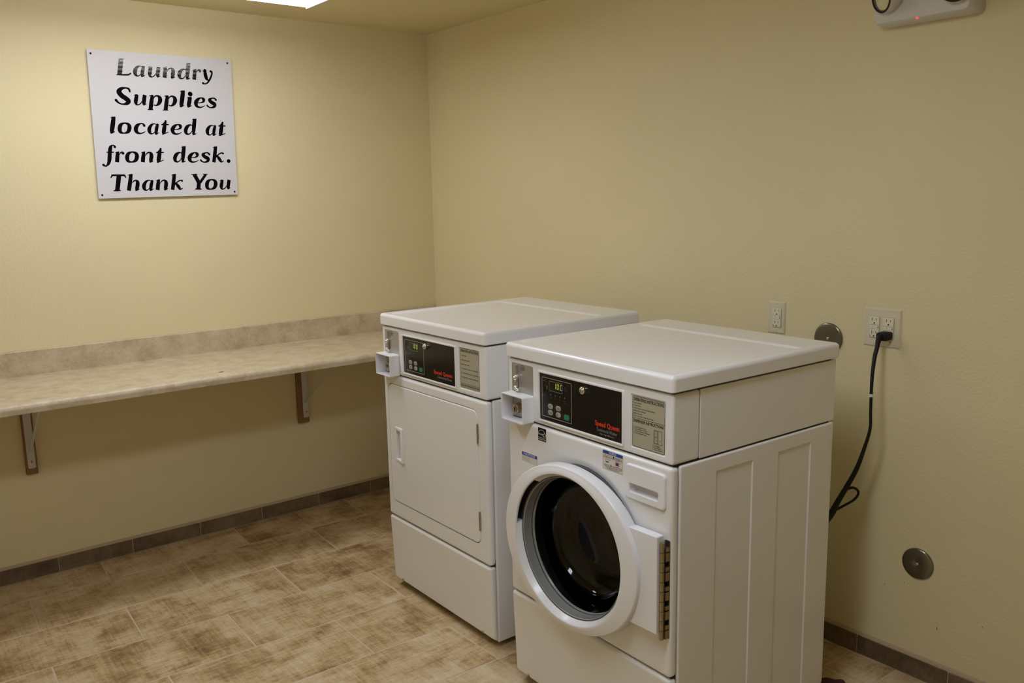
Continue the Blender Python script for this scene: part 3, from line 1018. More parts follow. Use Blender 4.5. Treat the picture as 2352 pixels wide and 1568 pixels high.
    cyl(bm, FF, kx, kz, 0.0065, 0.012, 0.0150, 22, 0.0012)
    obj('key_lock', bm, CHROME, fas)
    bm = bmesh.new()
    q0, q1 = (0.3968, 0.4908) if washer else (0.3640, 0.4805)
    text(bm, 'Speed Queen', FF, q0, 0.9292 if washer else 0.9265, 0.0135, q1, weight=0.026, h=e)
    obj('brand_lettering', bm, REDINK, fas, smooth=False, recalc=False)
    bm = bmesh.new()
    if washer:
        text(bm, 'Commercial Washer', FF, 0.4040, 0.9150, 0.0092, 0.4825, h=e)
        text(bm, 'Ultra High Efficiency', FF, 0.4150, 0.9070, 0.0044, 0.4710, weight=0.01, h=e)
    else:
        text(bm, 'Commercial Dryer', FF, 0.3880, 0.9135, 0.0092, 0.4790, h=e)
    obj('lettering', bm, GREYINK, fas, smooth=False, recalc=False)
    # instruction label
    FL = front(0.0110)
    la = (0.5365, 0.6490, 0.9025, 1.0352) if washer else (0.5280, 0.6390, 0.9048, 1.0392)
    lb = obj('instruction_label', rbox(bmesh.new(), FL, la[0], la[1], la[2], la[3], 0.0, 0.0006, 0.005), LABELM, t)
    lb['label'] = 'beige instruction label'
    F2 = front(0.0104)
    bm = bmesh.new()
    ring_plate(bm, F2, la[0], la[1], la[2], la[3], 0.0011, 0.0, e, 0.005)
    a0, a1 = la[0] + 0.0040, la[1] - 0.0040
    text(bm, 'OPERATING INSTRUCTIONS', F2, a0, la[3] - 0.0120, 0.0080, a1, weight=0.028, h=e)
    if washer:
        for i, s in enumerate(('1. Load Laundry', '2. Close Door', '3. Add Supplies (See Instructions Below)', '4. Make Cycle Selection', '5. Make Payment', '6. Press Start (Door Must be Closed)')):
            text(bm, s, F2, la[0] + 0.002, 1.0162 - 0.0068 * i, 0.0037, h=e, weight=0.006, maxw=0.087)
        line(bm, F2, (la[0], 0.9782), (la[1], 0.9782), 0.001, e)
        text(bm, 'DISPENSER INSTRUCTIONS', F2, a0, 0.9678, 0.0072, a1, weight=0.028, h=e)
        for i, s in enumerate(('1. Open Dispenser Door.', '2. Load Supplies in Proper', '    Compartment (as Indicated).', '3. Close Dispenser Door.')):
            text(bm, s, F2, la[0] + 0.004 + (0.005 if i == 2 else 0), 0.9535 - 0.0052 * i, 0.0036, h=e, weight=0.006, maxw=0.060)
        for r_ in ((0.6115, 0.6400, 0.9245, 0.9600), (0.6135, 0.6255, 0.9430, 0.9580), (0.6135, 0.6255, 0.9265, 0.9415)):
            ring_plate(bm, F2, r_[0], r_[1], r_[2], r_[3], 0.0007, 0.0, e, 0.0006, k=1)
        line(bm, F2, (0.6265, 0.9245), (0.6265, 0.9600), 0.0008, e)
        for s, a, b in (('C', 0.6195, 0.949), ('B', 0.6195, 0.9323), ('A', 0.6333, 0.9335)):
            text(bm, s, F2, a, b, 0.0036, align='C', weight=0.02, h=e)
        for i, s in enumerate(('A. Detergent', 'B. Liquid Bleach', 'C. Fabric Softener')):
            text(bm, s, F2, 0.6085, 0.9185 - 0.0050 * i, 0.0036, h=e, weight=0.006, maxw=0.0385)
    else:
        for i, s in enumerate(('1. Load Clothes', '2. Make Cycle Selection', '3. Insert Coins / Cards', '4. To Start Dryer - Close Door and Push Start', '5. To Stop Dryer During Cycle - Open Door', '6. To Restart Dryer - Close Door and Push Start')):
            text(bm, s, F2, la[0] + 0.006, 1.0125 - 0.0148 * i, 0.0042, h=e, weight=0.012, maxw=0.098)
        line(bm, F2, (la[0], 0.9185), (la[1], 0.9185), 0.001, e)
        text(bm, 'CLEAN LINT FILTER AFTER EACH LOAD', F2, la[0] + 0.002, 0.9100, 0.0052, la[1] - 0.002, weight=0.03, h=e)
    obj('lettering', bm, INK, lb, smooth=False, recalc=False)

def build_cabinet(t, D, hs, kind):
    washer = kind == 'washer'
    bm = bmesh.new()
    box(bm, 0.004, W - 0.004, 0.0345, D - 0.014, 0.022, HC - 0.0035, 0.006, 3)
    cuts = []
    for a0, a1 in ((0.163, 0.323), (0.419, 0.580)):
        cuts.append(rbox(bmesh.new(), side_right, a0, a1, 0.085, 0.842, -0.0030, 0.0042, 0.006, 0, taper=0.009))
    cuts.append(rbox(bmesh.new(), side_right, 0.100, D + 0.1, -0.1, 0.060, -0.004, 0.02, 0.02, 0))
    if washer:
        cuts.append(lathe(bmesh.new(), front(0.0), 0.339, 0.572, [(0.245, -0.47), (0.245, 0.2)], 48, caps=True))
        cuts.append(box(bmesh.new(), 0.525, 0.650, -0.1, 0.07, 0.765, 0.825))
    else:
        pass
    obj('cabinet', bm, ENAMEL, t, cuts=cuts, wn=True)
    # black filler boxes standing in for the shade in the seams
    for z0, z1, y0, y1 in ((HC - 0.006, HC + 0.004, 0.020, D - 0.03), (HL - 0.006, HL + 0.003, 0.016, D - 0.03), (hs - 0.02, hs + (0.006 if washer else 0.02), 0.020, 0.050)):
        obj('seam_shade', box(bmesh.new(), 0.012, W - 0.012, y0, y1, z0, z1), CAVITY, t, smooth=False)
    # kick panel: bottom edge folded back
    bm = bmesh.new()
    loops = []
    zt = hs - 0.003
    def P(ins, u, z):
        return (ins, u, z)
    t_ = bmesh.new()
    box(t_, 0.005, W - 0.005, 0.006, 0.034, 0.030, zt, 0.010, 4)
    for v in t_.verts:
        if v.co.z < 0.075:
            f = (0.075 - v.co.z) / 0.045
            if v.co.y < 0.0335:
                v.co.y += 0.018 * f * f * (1 if v.co.y < 0.02 else 0.3)
                v.co.y = min(v.co.y, 0.0335)
    merge(bm, t_)
    kp = obj('kick_panel', bm, ENAMEL, t, wn=True)
    for a in (0.072, W - 0.072):
        bm = bmesh.new()
        cyl(bm, front(0.020), a, 0.043, 0.0045, 0.0, 0.0065, 14, 0.001)
        obj('screw', bm, HINGEM, kp)
    for a in (0.06, W - 0.06):
        for u in (0.09, D - 0.08):
            bm = bmesh.new()
            lathe(bm, ident, a, u, [(0.022, 0.0006), (0.022, 0.010), (0.010, 0.013), (0.010, 0.0225)], 18, caps=True)
            obj('foot', bm, RUBBER, t)

def place(t, wx, wy, a):
    t.location = (wx - math.sin(a) * W, wy + math.cos(a) * W, 0)
    t.rotation_euler = (0, 0, a - math.pi / 2)

# ---- washer
DW, HSW = 0.6961, 0.3145
wa = thing('washing_machine', 'white front-loading washing machine with a round glass door, nearest the camera', 'washing machine')
place(wa, -1.01963, -2.57932, -0.02892)
build_console(wa, 'washer', DW)
build_cabinet(wa, DW, HSW, 'washer')
DC = (0.339, 0.572)
bm = bmesh.new()
box(bm, 0.005, W - 0.005, 0.006, 0.034, HSW + 0.0025, HC - 0.0035, 0.011, 4)
cuts = [lathe(bmesh.new(), front(0.006), DC[0], DC[1], [(0.2260, -0.10), (0.2260, 0.1)], 72, caps=True),
        lathe(bmesh.new(), front(0.006), DC[0] + 0.004, DC[1] + 0.002, [(0.2280, -0.012), (0.2500, 0.001), (0.2540, 0.012)], 72, caps=True),
        box(bmesh.new(), 0.527, 0.648, -0.1, 0.07, 0.768, 0.822)]
obj('front_panel', bm, ENAMEL, wa, cuts=cuts, wn=True)

TILT = math.radians(2.5)
HX, HU = 0.664, -0.002
def dmap(a, b, h):          # closed door plane turned a little about its hinge
    u = -h
    da, du = a - HX, u - HU
    return Vector((HX + da * math.cos(TILT) - du * math.sin(TILT), HU + da * math.sin(TILT) + du * math.cos(TILT), b))

def door_ring():
    n = 144
    bm = bmesh.new()
    def prof(grip):
        o = [(0.2330, -0.004), (0.2490, -0.002), (0.2535, 0.004), (0.2520, 0.033)]
        for i in range(1, 6):
            q = math.pi / 2 * i / 5
            o.append((0.2520 - 0.0045 * (1 - math.cos(q)), 0.033 + 0.0045 * math.sin(q)))
        o += [(0.2380, 0.0395), (0.2280, 0.0420), (0.2180, 0.0430), (0.2145, 0.0430)]
        for i in range(1, 5):
            q = math.pi / 2 * i / 4
            o.append((0.2145 - 0.0030 * math.sin(q), 0.0430 - 0.0030 * (1 - math.cos(q))))
        if grip:
            o += [(0.2112, 0.037), (0.2300, 0.036), (0.2300, 0.014), (0.2040, 0.012), (0.2020, 0.008), (0.2010, 0.002)]
        else:
            o += [(0.2092, 0.036), (0.2065, 0.031), (0.2035, 0.026), (0.2010, 0.021), (0.2005, 0.010), (0.2000, 0.002)]
        return o
    rings = []
    a_on, a_off = 127, 176
    angs = [360.0 * i / n for i in range(n)] + [a_on + 0.02, a_on - 0.02, a_off + 0.02, a_off - 0.02]
    for t in sorted(set(angs)):
        grip = a_on < t < a_off
        c, s = math.cos(math.radians(t)), math.sin(math.radians(t))
        # the outer rim is a little wider than it is tall
        dR = -0.0015 + 0.0155 * math.cos(2 * math.radians(t))
        pr = [(r + dR * max(0.0, min(1.0, (r - 0.215) / 0.033)) if h > 0.028 or r > 0.2315 else r, h) for r, h in prof(grip)]
        rings.append([bm.verts.new(dmap(DC[0] + r * c, DC[1] + r * s, h)) for r, h in pr])
    m = len(rings)
    k = len(rings[0])
    for i in range(m):
        A, B = rings[i], rings[(i + 1) % m]
        for j in range(k):
            bm.faces.new((A[j], A[(j + 1) % k], B[(j + 1) % k], B[j]))
    return bm
door = obj('door', door_ring(), PLASTIC, wa, ang=40)
door['label'] = 'round white door with a dark glass window'
bm = bmesh.new()
prev = None
for i in range(25):
    q = math.radians(128.0 + 47.0 * i / 24)
    cur = [bm.verts.new(dmap(DC[0] + r * math.cos(q), DC[1] + r * math.sin(q), h)) for r, h in ((0.2140, 0.0358), (0.2292, 0.0352), (0.2292, 0.0148), (0.2045, 0.0128))]
    if prev:
        for j in range(3):
            bm.faces.new((prev[j], cur[j], cur[j + 1], prev[j + 1]))
    prev = cur
obj('grip_shade', bm, CAVITY, door)  # dark liner added to stand in for the shade inside the grip
bm = bmesh.new()
rbox(bm, dmap, 0.545, 0.6585, 0.4430, 0.7020, 0.001, 0.0245, 0.003, 0.002)
obj('hinge_plate', bm, PLASTIC, door, wn=True, cuts=[lathe(bmesh.new(), dmap, DC[0], DC[1], [(0.2495, -0.02), (0.2495, 0.06)], 96, caps=True)])
bm = bmesh.new()
lathe(bm, dmap, DC[0], DC[1], [(0.2006, 0.0215), (0.1992, 0.0235), (0.1978, 0.0220), (0.1976, 0.0190), (0.1972, 0.0080), (0.1958, -0.0070), (0.1925, -0.0150), (0.2006, -0.0160)], 96)
obj('trim_ring', bm, TRIM, door)
bm = bmesh.new()
lathe(bm, dmap, DC[0], DC[1], [(0.2030, 0.0245), (0.2004, 0.0245), (0.2000, 0.0215), (0.2030, 0.0205)], 96)
obj('seal', bm, GASKET, door)
bm = bmesh.new()
gp = [(0.1955, -0.006), (0.1930, -0.024), (0.1860, -0.050), (0.1750, -0.078), (0.1560, -0.096), (0.1250, -0.107), (0.0900, -0.112), (0.0450, -0.1145), (0.0002, -0.115)]
gp = catmull(gp, 3)
t_ = bmesh.new()
loops = [[dmap(DC[0] + r * math.cos(2 * math.pi * i / 96), DC[1] + r * math.sin(2 * math.pi * i / 96), h) for i in range(96)] for r, h in gp]
loft(t_, loops, False, True)
merge(bm, t_)
obj('window_bowl', bm, GLASS, door, ang=80)
# the monobloc hinge
bm = bmesh.new()
hm = lambda a, b, h: Vector((a, -0.002 - h, b))
rbox(bm, hm, 0.6560, 0.6740, 0.4290, 0.6880, -0.0095, -0.0075, 0.001)
hinge = obj('hinge', bm, HINGEM, wa)
hinge['label'] = 'long metal piano hinge'
n_k = 10
for i in range(n_k):
    z0 = 0.4290 + 0.259 * i / n_k
    z1 = 0.4290 + 0.259 * (i + 1) / n_k - 0.0012
    bm = bmesh.new()
    lathe(bm, lambda a, b, h: Vector((a, b, h)), 0.6655, -0.0130, [(0.0056, z0), (0.0062, z0 + 0.001), (0.0062, z1 - 0.001), (0.0056, z1)], 12, caps=True)
    if i % 2 == 0:
        box(bm, 0.6655, 0.6735, -0.0068, 0.0052, z0 + 0.001, z1 - 0.001)
    else:
        box(bm, 0.6655, 0.6735, -0.0068, 0.0052, z0 + 0.001, z0 + 0.012)
    obj('knuckle', bm, HINGEM, hinge)
bm = bmesh.new()
rbox(bm, front(0.006), 0.6605, 0.6725, 0.4280, 0.6890, 0.0001, 0.0008, 0.001)
obj('leaf_gap', bm, CAVITY, hinge)
# drum behind the glass
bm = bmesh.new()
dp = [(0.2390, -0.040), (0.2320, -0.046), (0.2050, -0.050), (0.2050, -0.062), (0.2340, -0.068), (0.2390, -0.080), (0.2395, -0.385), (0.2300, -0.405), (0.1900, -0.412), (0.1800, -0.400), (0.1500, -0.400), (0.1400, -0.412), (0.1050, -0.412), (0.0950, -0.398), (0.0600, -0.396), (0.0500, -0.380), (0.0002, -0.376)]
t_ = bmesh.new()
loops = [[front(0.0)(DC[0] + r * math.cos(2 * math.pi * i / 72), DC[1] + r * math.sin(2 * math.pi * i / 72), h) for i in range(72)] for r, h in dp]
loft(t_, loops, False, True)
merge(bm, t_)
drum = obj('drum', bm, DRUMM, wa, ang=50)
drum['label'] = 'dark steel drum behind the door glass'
for i in range(3):
    q = math.radians(20 + 120 * i)
    bm = bmesh.new()
    t_ = bmesh.new()
    box(t_, 0.175, 0.234, -0.020, 0.020, 0.10, 0.37, 0.012, 3)
    for v in t_.verts:
        x, y, z = v.co
        v.co = Vector((DC[0] + x * math.cos(q) - y * math.sin(q), z, DC[1] + x * math.sin(q) + y * math.cos(q)))
    merge(bm, t_)
    obj('lifter', bm, DRUMM, drum)
bm = bmesh.new()
lathe(bm, front(0.0), DC[0], DC[1], [(0.2385, -0.0345), (0.2255, -0.0290), (0.2250, -0.0090), (0.2180, -0.0100), (0.2140, -0.0160), (0.2180, -0.0390), (0.2380, -0.0400)], 72)
obj('gasket', bm, GASKET, wa)
# detergent drawer
bm = bmesh.new()
DF = front(0.006)
rbox(bm, DF, 0.5215, 0.6610, 0.7630, 0.8560, 0.0002, 0.0070, 0.011, 0.0045)
cup = bmesh.new()
rbox(cup, DF, 0.5345, 0.6410, 0.7800, 0.8085, -0.0300, 0.02, 0.007, 0, taper=0.006)
drawer = obj('detergent_drawer', bm, PLASTIC, wa, cuts=[cup], wn=True)
bm = bmesh.new()
def cuploop(ins, h):
    return [DF(x, z, h) for x, z in rr(0.5345 + ins, 0.6410 - ins, 0.7800 + ins, 0.8085 - ins, 0.007, 5)]
t_ = bmesh.new()
loops = [cuploop(0.0, 0.0058), cuploop(0.0006, 0.0030), cuploop(0.002, -0.010), cuploop(0.005, -0.018), cuploop(0.010, -0.021)]
loft(t_, loops, False, True)
bmesh.ops.recalc_face_normals(t_, faces=t_.faces)
for f in t_.faces:
    pass
merge(bm, t_)
obj('pull_cup', bm, PLASTIC, drawer)
# stickers on the washer front
def sticker(name, a0, a1, b0, b1, m, h=0.0003):
    return obj(name, rbox(bmesh.new(), DF, a0, a1, b0, b1, 0.0, h, 0.0005), m, wa, smooth=False)
S1 = 0.0005
n1 = sticker('notice_label', 0.0730, 0.1465, 0.7528, 0.7815, STICKER)
n1['label'] = 'small notice sticker with blue heading at the left'
obj('heading_band', quad(bmesh.new(), DF, 0.0730, 0.1465, 0.7712, 0.7815, 0.00040), BLUEINK, n1, smooth=False, recalc=False)
bm = text(bmesh.new(), 'NOTICE', DF, 0.0830, 0.7735, 0.0062, 0.1365, weight=0.02, h=S1)
obj('heading', bm, WHITEINK, n1, smooth=False, recalc=False)
bm = bmesh.new()
for i, s in enumerate(('Door lock light may go out', 'before stopping to unlock.', 'To open, wait then pull it out')):
    text(bm, s, DF, 0.0760, 0.7670 - 0.0047 * i, 0.0026, h=S1, maxw=0.067, weight=0.01)
ring_plate(bm, DF, 0.0730, 0.1465, 0.7528, 0.7815, 0.0004, 0.0003, S1, 0.0004, k=1)
obj('lettering', bm, GREYINK, n1, smooth=False, recalc=False)
n2 = sticker('notice_label', 0.4308, 0.5065, 0.8175, 0.8690, STICKER)
n2['label'] = 'larger notice sticker with blue heading and red pictogram'
obj('heading_band', quad(bmesh.new(), DF, 0.4308, 0.5065, 0.8600, 0.8690, 0.00040), BLUEINK, n2, smooth=False, recalc=False)
bm = text(bmesh.new(), 'NOTICE', DF, 0.4687, 0.8619, 0.0058, h=S1, align='C', weight=0.02, maxw=0.031)
obj('heading', bm, WHITEINK, n2, smooth=False, recalc=False)
bm = bmesh.new()
text(bm, 'High Efficiency', DF, 0.4360, 0.8552, 0.0030, 0.4650, weight=0.015, h=S1)
flat_ring(bm, DF, 0.4855, 0.8402, 0.0080, 0.0010, 0.0007, 28)
obj('red_print', bm, REDINK, n2, smooth=False, recalc=False)
bm = bmesh.new()
text(bm, 'DETERGENT IS', DF, 0.4780, 0.8540, 0.0030, 0.5030, weight=0.012, h=S1)
disc(bm, DF, 0.4720, 0.8555, 0.0030, 0.0030, S1)
text(bm, 'RECOMMENDED FOR BEST PERFORMANCE', DF, 0.4330, 0.8505, 0.0028, 0.5045, weight=0.012, h=S1)
line(bm, DF, (0.4312, 0.8490), (0.5060, 0.8490), 0.0003, S1)
for p, q in (((0.4420, 0.8455), (0.4620, 0.8455)), ((0.4420, 0.8455), (0.4425, 0.8370)), ((0.4530, 0.8455), (0.4525, 0.8370)), ((0.4910, 0.8440), (0.5000, 0.8440))):
    line(bm, DF, p, q, 0.0007, S1)
text(bm, 'IF USING NON', DF, 0.4345, 0.8293, 0.0024, 0.4575, weight=0.012, h=S1)
disc(bm, DF, 0.4627, 0.8306, 0.0022, 0.0022, S1)
text(bm, 'DETERGENT, AVOID', DF, 0.4680, 0.8293, 0.0024, 0.5030, weight=0.012, h=S1)
text(bm, 'OVERSUDSING BY USING ONLY 1/2 THE', DF, 0.4350, 0.8259, 0.0023, 0.5030, weight=0.012, h=S1)
text(bm, "DETERGENT MANUFACTURER'S", DF, 0.4410, 0.8226, 0.0022, 0.4970, weight=0.012, h=S1)
text(bm, 'RECOMMENDED AMOUNT', DF, 0.4460, 0.8194, 0.0021, 0.4910, weight=0.012, h=S1)
ring_plate(bm, DF, 0.4308, 0.5065, 0.8175, 0.8690, 0.0004, 0.0003, S1, 0.0004, k=1)
obj('lettering', bm, INK, n2, smooth=False, recalc=False)
for r_ in ((0.4425, 0.4528, 0.8370, 0.8400), (0.4803, 0.4908, 0.8360, 0.8445)):
    obj('pictogram', quad(bmesh.new(), DF, *r_, S1), NAVYINK, n2, smooth=False, recalc=False)
es = sticker('efficiency_label', 0.1525, 0.1895, 0.8335, 0.8725, INK)
es['label'] = 'small black energy rating sticker with a white arc and star'
bm = bmesh.new()
flat_ring(bm, DF, 0.1705, 0.8480, 0.0185, 0.0010, 0.0005, 28, 8, 178)
line(bm, DF, (0.1525, 0.8435), (0.1895, 0.8435), 0.0011, S1)
text(bm, 'energy', DF, 0.1540, 0.8515, 0.0060, 0.1775, weight=0.01, lean=0.2, h=S1)
st = []
for i in range(10):
    q = math.radians(90 + 36 * i); r = 0.0078 if i % 2 == 0 else 0.0036
    st.append((0.1820 + r * math.cos(q), 0.8530 + r * math.sin(q)))
for p, q in zip(st, st[1:] + st[:1]):
    line(bm, DF, p, q, 0.0010, S1)
text(bm, 'ENERGY STAR', DF, 0.1540, 0.8362, 0.0042, 0.1880, weight=0.015, h=S1)
obj('print', bm, WHITEINK, es, smooth=False, recalc=False)['kind'] = 'stuff'

# ---- dryer
DD, HSD = 0.7196, 0.3038
dr = thing('tumble_dryer', 'white tumble dryer with a large square door, beside the counter', 'dryer')
place(dr, -0.94840, -1.72427, -0.00893)
build_console(dr, 'dryer', DD)
build_cabinet(dr, DD, HSD, 'dryer')
bm = bmesh.new()
box(bm, 0.005, W - 0.005, 0.006, 0.034, HSD + 0.0025, HC - 0.0035, 0.011, 4)
D0, D1, DB0, DB1 = 0.0345, 0.6310, 0.3690, 0.8425
hinge_cuts = [box(bmesh.new(), 0.624, 0.6335, -0.02, 0.02, za, zb) for za, zb in ((0.7255, 0.7965), (0.4220, 0.4900))]
obj('front_panel', bm, ENAMEL, dr, cuts=[rbox(bmesh.new(), DF, D0, D1, DB0, DB1, -0.018, 0.02, 0.030, 0)], wn=True)
bm = bmesh.new()
rbox(bm, DF, D0 + 0.0026, D1 - 0.0026, DB0 + 0.0026, DB1 - 0.0026, -0.0165, 0.0016, 0.028, 0.005)
pocket = rbox(bmesh.new(), front(0.0044), 0.0870, 0.1310, 0.5480, 0.6640, -0.0120, 0.02, 0.006, 0, taper=0.0)
ddoor = obj('door', bm, ENAMEL, dr, cuts=[pocket], wn=True)
ddoor['label'] = 'large flat white door with rounded corners'
bm = bmesh.new()
hf = front(0.0044)
ring_plate(bm, hf, 0.1180, 0.1410, 0.5380, 0.6745, 0.0085, -0.010, 0.0075, 0.006, 0.003) if False else None
for a0, a1, b0, b1 in ((0.1285, 0.1420, 0.5380, 0.6760),):
    rbox(bm, hf, a0, a1, b0, b1, -0.004, 0.0085, 0.005, 0.003)
for b0, b1 in ((0.6625, 0.6760), (0.5380, 0.5500)):
    t_ = bmesh.new()
    rbox(t_, hf, 0.0780, 0.1400, b0, b1, -0.002, 0.0085, 0.003, 0.003)
    for v in t_.verts:
        f = max(0.0, min(1.0, (0.1300 - v.co.x) / 0.052))
        v.co.y += 0.0078 * f * (1 if v.co.y < 0.0035 else 0)
    merge(bm, t_)
obj('handle', bm, PLASTIC, ddoor)
for za, zb in ((0.7265, 0.7955), (0.4230, 0.4890)):
    bm = bmesh.new()
    box(bm, 0.6235, 0.6300, 0.0035, 0.0070, za, zb, 0.0008, 1)
    n_ = 3
    for i in range(n_):
        z0 = za + (zb - za) * i / n_; z1 = za + (zb - za) * (i + 1) / n_ - 0.001
        lathe(bm, ident, 0.6292, 0.0034, [(0.0034, z0), (0.0034, z1)], 12, caps=True)
    obj('hinge', bm, HINGEM, ddoor)

SCUFF = mat('scuff', (0.10, 0.075, 0.045), 0.8)
# ------------------------------------------------------------------ fittings on the right wall
def rw(a, b, h):            # a = distance from the corner along the right wall, b = height, h = out from the wall
    return Vector((-h, -a, b))

def receptacle(par, ca, cb, plugged=False, mark=True):
    r = obj('receptacle', rbox(bmesh.new(), rw, ca - 0.0165, ca + 0.0165, cb - 0.0335, cb + 0.0335, 0.0045, 0.0085, 0.0025, 0.001), ALMOND2, par)
    bm = bmesh.new()
    F = 0.0087
    for dz in (0.0205, -0.0205):
        quad(bm, rw, ca - 0.0075, ca - 0.0055, cb + dz - 0.0005, cb + dz + 0.0085, F)
        quad(bm, rw, ca + 0.0060, ca + 0.0078, cb + dz + 0.0005, cb + dz + 0.0078, F)
        disc(bm, rw, ca + 0.0003, cb + dz - 0.0082, 0.0026, 0.0024, F, 12)
    quad(bm, rw, ca + 0.0118, ca + 0.0138, cb - 0.0030, cb + 0.0032, F)
    obj('slot', bm, DARKSLOT, r, smooth=False, recalc=False)
    bm = bmesh.new()
    line(bm, rw, (ca - 0.0160, cb + 0.0070), (ca + 0.0160, cb + 0.0070), 0.0009, F)
    line(bm, rw, (ca - 0.0160, cb - 0.0058), (ca + 0.0160, cb - 0.0058), 0.0006, F)
    line(bm, rw, (ca - 0.0050, cb - 0.0058), (ca - 0.0050, cb + 0.0070), 0.0006, F)
    ring_plate(bm, rw, ca - 0.0172, ca + 0.0172, cb - 0.0342, cb + 0.0342, 0.0010, 0.0040, 0.0049, 0.003)
    obj('button_line', bm, SLOTLINE, r, smooth=False, recalc=False)
    if mark:
        bm = bmesh.new()
        quad(bm, rw, ca - 0.0148, ca - 0.0090, cb - 0.0300, cb - 0.0265, F)
        obj('indicator', bm, BLUELED, r, smooth=False, recalc=False)

def plate_screws(par, ca, zs):
    for z in zs:
        bm = bmesh.new()
        cyl(bm, rw, ca, z, 0.0026, 0.004, 0.0058, 12, 0.0008)
        obj('screw', bm, ALMOND, par)
        bm = bmesh.new()
        quad(bm, rw, ca - 0.0003, ca + 0.0003, z - 0.0020, z + 0.0020, 0.0060)
        obj('screw_slot', bm, SLOTLINE, par, smooth=False, recalc=False)

def plate_mesh(a0, a1, b0, b1):
    t = bmesh.new()
    loft(t, [[rw(x, y, 0.0005) for x, y in rr(a0, a1, b0, b1, 0.003, 3)],
             [rw(x, y, 0.0015) for x, y in rr(a0, a1, b0, b1, 0.003, 3)],
             [rw(x, y, 0.0048) for x, y in rr(a0 + 0.0045, a1 - 0.0045, b0 + 0.0045, b1 - 0.0045, 0.002, 3)]])
    return t

o1 = thing('wall_outlet', 'single almond wall outlet on the right wall behind the washer lid', 'outlet', (0, 0, 0))
obj('cover_plate', plate_mesh(2.1265, 2.1945, 1.0470, 1.1590), ALMOND, o1)
receptacle(o1, 2.1640, 1.1040)
plate_screws(o1, 2.1640, (1.1515, 1.0545))
o2 = thing('wall_outlet', 'double almond wall outlet with a black plug in it', 'outlet', (0, 0, 0))
obj('cover_plate', plate_mesh(2.4855, 2.6060, 1.0475, 1.1700), ALMOND, o2)
receptacle(o2, 2.5215, 1.1095)
receptacle(o2, 2.5680, 1.1085, mark=False)
plate_screws(o2, 2.5215, (1.1620, 1.0560))
plate_screws(o2, 2.5680, (1.1620, 1.0560))

pc = thing('power_cord', 'black power cord hanging from the double outlet down behind the washer', 'cord', (0, 0, 0))
bm = bmesh.new()
t_ = bmesh.new()
rbox(t_, rw, 2.5495, 2.5840, 1.0750, 1.1000, 0.0088, 0.0400, 0.006, 0.004)
for v in t_.verts:
    f = max(0.0, (-v.co.x - 0.0088) / 0.0312)
    v.co.z += -0.002 * f
    v.co.y += 0.004 * f
merge(bm, t_)
tube(bm, [(-0.026, -2.570, 1.089), (-0.036, -2.561, 1.086), (-0.050, -2.561, 1.075), (-0.062, -2.565, 1.056)], [0.0098, 0.0100, 0.0082, 0.0064], 12, 6)
obj('plug', bm, RUBBER, pc)
pts = [(-0.050, -2.561, 1.076), (-0.063, -2.565, 1.056), (-0.080, -2.568, 1.028), (-0.100, -2.574, 0.964), (-0.115, -2.583, 0.872), (-0.120, -2.587, 0.812), (-0.125, -2.574, 0.747), (-0.130, -2.556, 0.681), (-0.140, -2.535, 0.625), (-0.160, -2.516, 0.571), (-0.190, -2.506, 0.525), (-0.230, -2.470, 0.46)]
bm = tube(bmesh.new(), pts, [0.0066, 0.0066, 0.0062, 0.0052, 0.0046, 0.0048, 0.0058, 0.0072, 0.0078, 0.0088, 0.0110, 0.0110], 10, 6)
obj('cord', bm, RUBBER, pc, ang=60)
lp = [(-0.150, -2.510, 0.575), (-0.138, -2.516, 0.592), (-0.130, -2.525, 0.603), (-0.120, -2.539, 0.611), (-0.115, -2.553, 0.606), (-0.115, -2.556, 0.592), (-0.120, -2.544, 0.571), (-0.140, -2.524, 0.552), (-0.190, -2.500, 0.528), (-0.230, -2.465, 0.48)]
obj('cord_loop', tube(bmesh.new(), lp, 0.0040, 8, 6), RUBBER, pc, ang=60)
obj('white_band', tube(bmesh.new(), [(-0.1083, -2.5788, 0.918), (-0.1097, -2.5796, 0.909)], 0.0060, 12, 1), TOGGLE, pc)['label'] = 'white band around the cord'

def cover_disc(a, z, r, label):
    t = thing('cover_plate', label, 'cover plate', (0, -a, z), group='round metal covers on the right wall')
    M_ = lambda x, y, h: Vector((-h, -x, y))
    bm = bmesh.new()
    lathe(bm, M_, 0, 0, [(r, 0.0005), (r, 0.0030), (r - 0.0012, 0.0052), (r - 0.0035, 0.0066), (r - 0.0065, 0.0072), (r * 0.5, 0.0076), (0.0075, 0.0076), (0.0045, 0.0066), (0.0002, 0.0066)], 64, caps=True)
    obj('disc', bm, STEEL, t, ang=60)
    bm = bmesh.new()
    cyl(bm, M_, 0.0, 0.0, 0.0046, 0.0066, 0.0094, 16, 0.0016)
    obj('screw', bm, CHROME, t)
cover_disc(2.3615, 1.0535, 0.0515, 'round steel cover plate rising behind the washer lid')
cover_disc(2.7025, 0.3775, 0.0500, 'round steel cover plate low on the right wall')

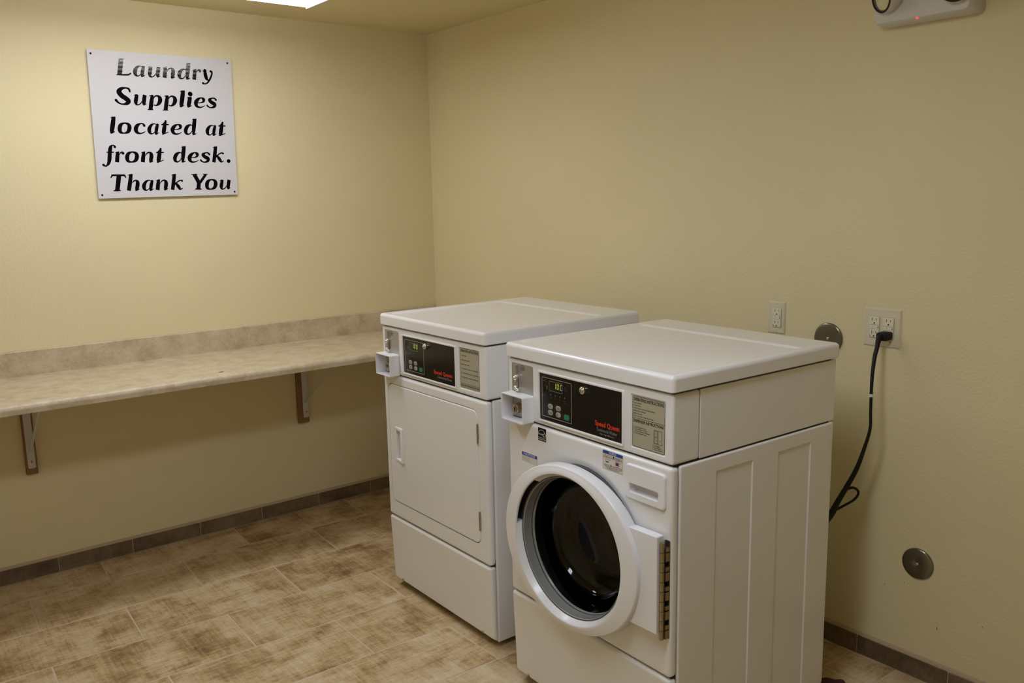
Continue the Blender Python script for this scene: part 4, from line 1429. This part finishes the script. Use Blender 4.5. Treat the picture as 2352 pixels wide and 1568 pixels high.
em = thing('emergency_light', 'white twin-head emergency light high on the right wall', 'emergency light', (0, 0, 0))
def eloop(ins, h):
    return [rw(x, y, h) for x, y in rr(2.500 + ins * 0.6, 2.790 - ins, 2.0085 + ins * 0.5, 2.150 - ins, 0.014, 4)]
bm = bmesh.new()
loft(bm, [eloop(0.0, 0.001), eloop(0.0, 0.030), eloop(0.004, 0.055), eloop(0.009, 0.066), eloop(0.013, 0.070)])
obj('body', bm, EMERG, em, ang=25)
bm = bmesh.new()
ball(bm, (-0.0655, -2.634, 2.0130), 0.0035, 0.0040, 0.0030, 12, 8)
obj('indicator', bm, REDLED, em)['label'] = 'small red indicator light'
for a, z, yaw in ((2.551, 2.081, 0.42), (2.747, 2.076, -0.42)):
    # a domed head whose lens looks out and down to one side
    ax = Vector((-0.87, yaw, -0.20)).normalized()
    s = ax.cross(Vector((0, 0, 1))).normalized()
    w = s.cross(ax)
    c = Vector((-0.090, -a, z))
    mpd = lambda x, y, h, c=c, s=s, w=w, ax=ax: c + s * x + w * y + ax * h
    bm = bmesh.new()
    lathe(bm, mpd, 0, 0, [(0.0002, -0.046), (0.015, -0.044), (0.029, -0.036), (0.039, -0.022), (0.043, -0.004), (0.0435, 0.012), (0.041, 0.016), (0.0375, 0.014), (0.036, 0.004), (0.0002, 0.002)], 40, caps=True)
    head = obj('lamp_head', bm, EMERG, em, ang=50)
    bm = bmesh.new()
    lathe(bm, mpd, 0, 0, [(0.0420, 0.0150), (0.0405, 0.0175), (0.0365, 0.0170), (0.0360, 0.0130)], 40)
    obj('rim', bm, CAVITY, head)
    bm = bmesh.new()
    lathe(bm, mpd, 0, 0, [(0.0002, 0.006), (0.02, 0.007), (0.034, 0.0125)], 32, caps=True)
    obj('reflector', bm, CHROME, head, ang=60)
    bm = bmesh.new()
    t_ = bmesh.new()
    loops = [[mpd(r * math.cos(2 * math.pi * i / 40), r * math.sin(2 * math.pi * i / 40), h) for i in range(40)] for r, h in ((0.0370, 0.0150), (0.032, 0.0185), (0.020, 0.0215), (0.0002, 0.0228))]
    loft(t_, loops, False, True)
    merge(bm, t_)
    obj('lens', bm, LENS, head, ang=80)
    obj('neck', tube(bmesh.new(), [(-0.060, -a, z), tuple(c - ax * 0.030)], 0.012, 14, 1), EMERG, em)

# scuffs on the right wall
for a, b, w, h in ((2.7735, 0.187, 0.0022, 0.013), (2.600, 0.272, 0.0030, 0.0030), (2.662, 0.300, 0.0016, 0.006), (2.905, 0.245, 0.0030, 0.0030), (3.020, 0.560, 0.0030, 0.0040)):
    link('scuff_mark', to_mesh(disc(bmesh.new(), rw, a, b, w / 2, h / 2, 0.0004, 10), 'scuff_mark', False), SCUFF, wall_right)

# ------------------------------------------------------------------ cloth on the floor by the washer
rg = bmesh.new()
bmesh.ops.create_icosphere(rg, subdivisions=4, radius=1.0)
rnd = random.Random(3)
ph = [rnd.uniform(0, 6.28) for _ in range(6)]
for v in rg.verts:
    d = v.co.normalized()
    k = 1 + 0.16 * math.sin(4 * d.x + ph[0] + 2 * d.y) + 0.12 * math.sin(7 * d.y + ph[1] - 3 * d.x) + 0.07 * math.sin(11 * d.x + 9 * d.y + ph[2])
    z = d.z * 0.013 * (1 + 0.35 * math.sin(9 * d.x + ph[3]) * math.cos(8 * d.y + ph[4]))
    v.co = Vector((-0.262 + d.x * 0.052 * k, -2.597 + d.y * 0.060 * k, max(0.0008, 0.007 + z)))
tag(obj('cloth', rg, REDCLOTH, ang=70), 'crumpled dark maroon cloth on the floor beside the washer', 'cloth')
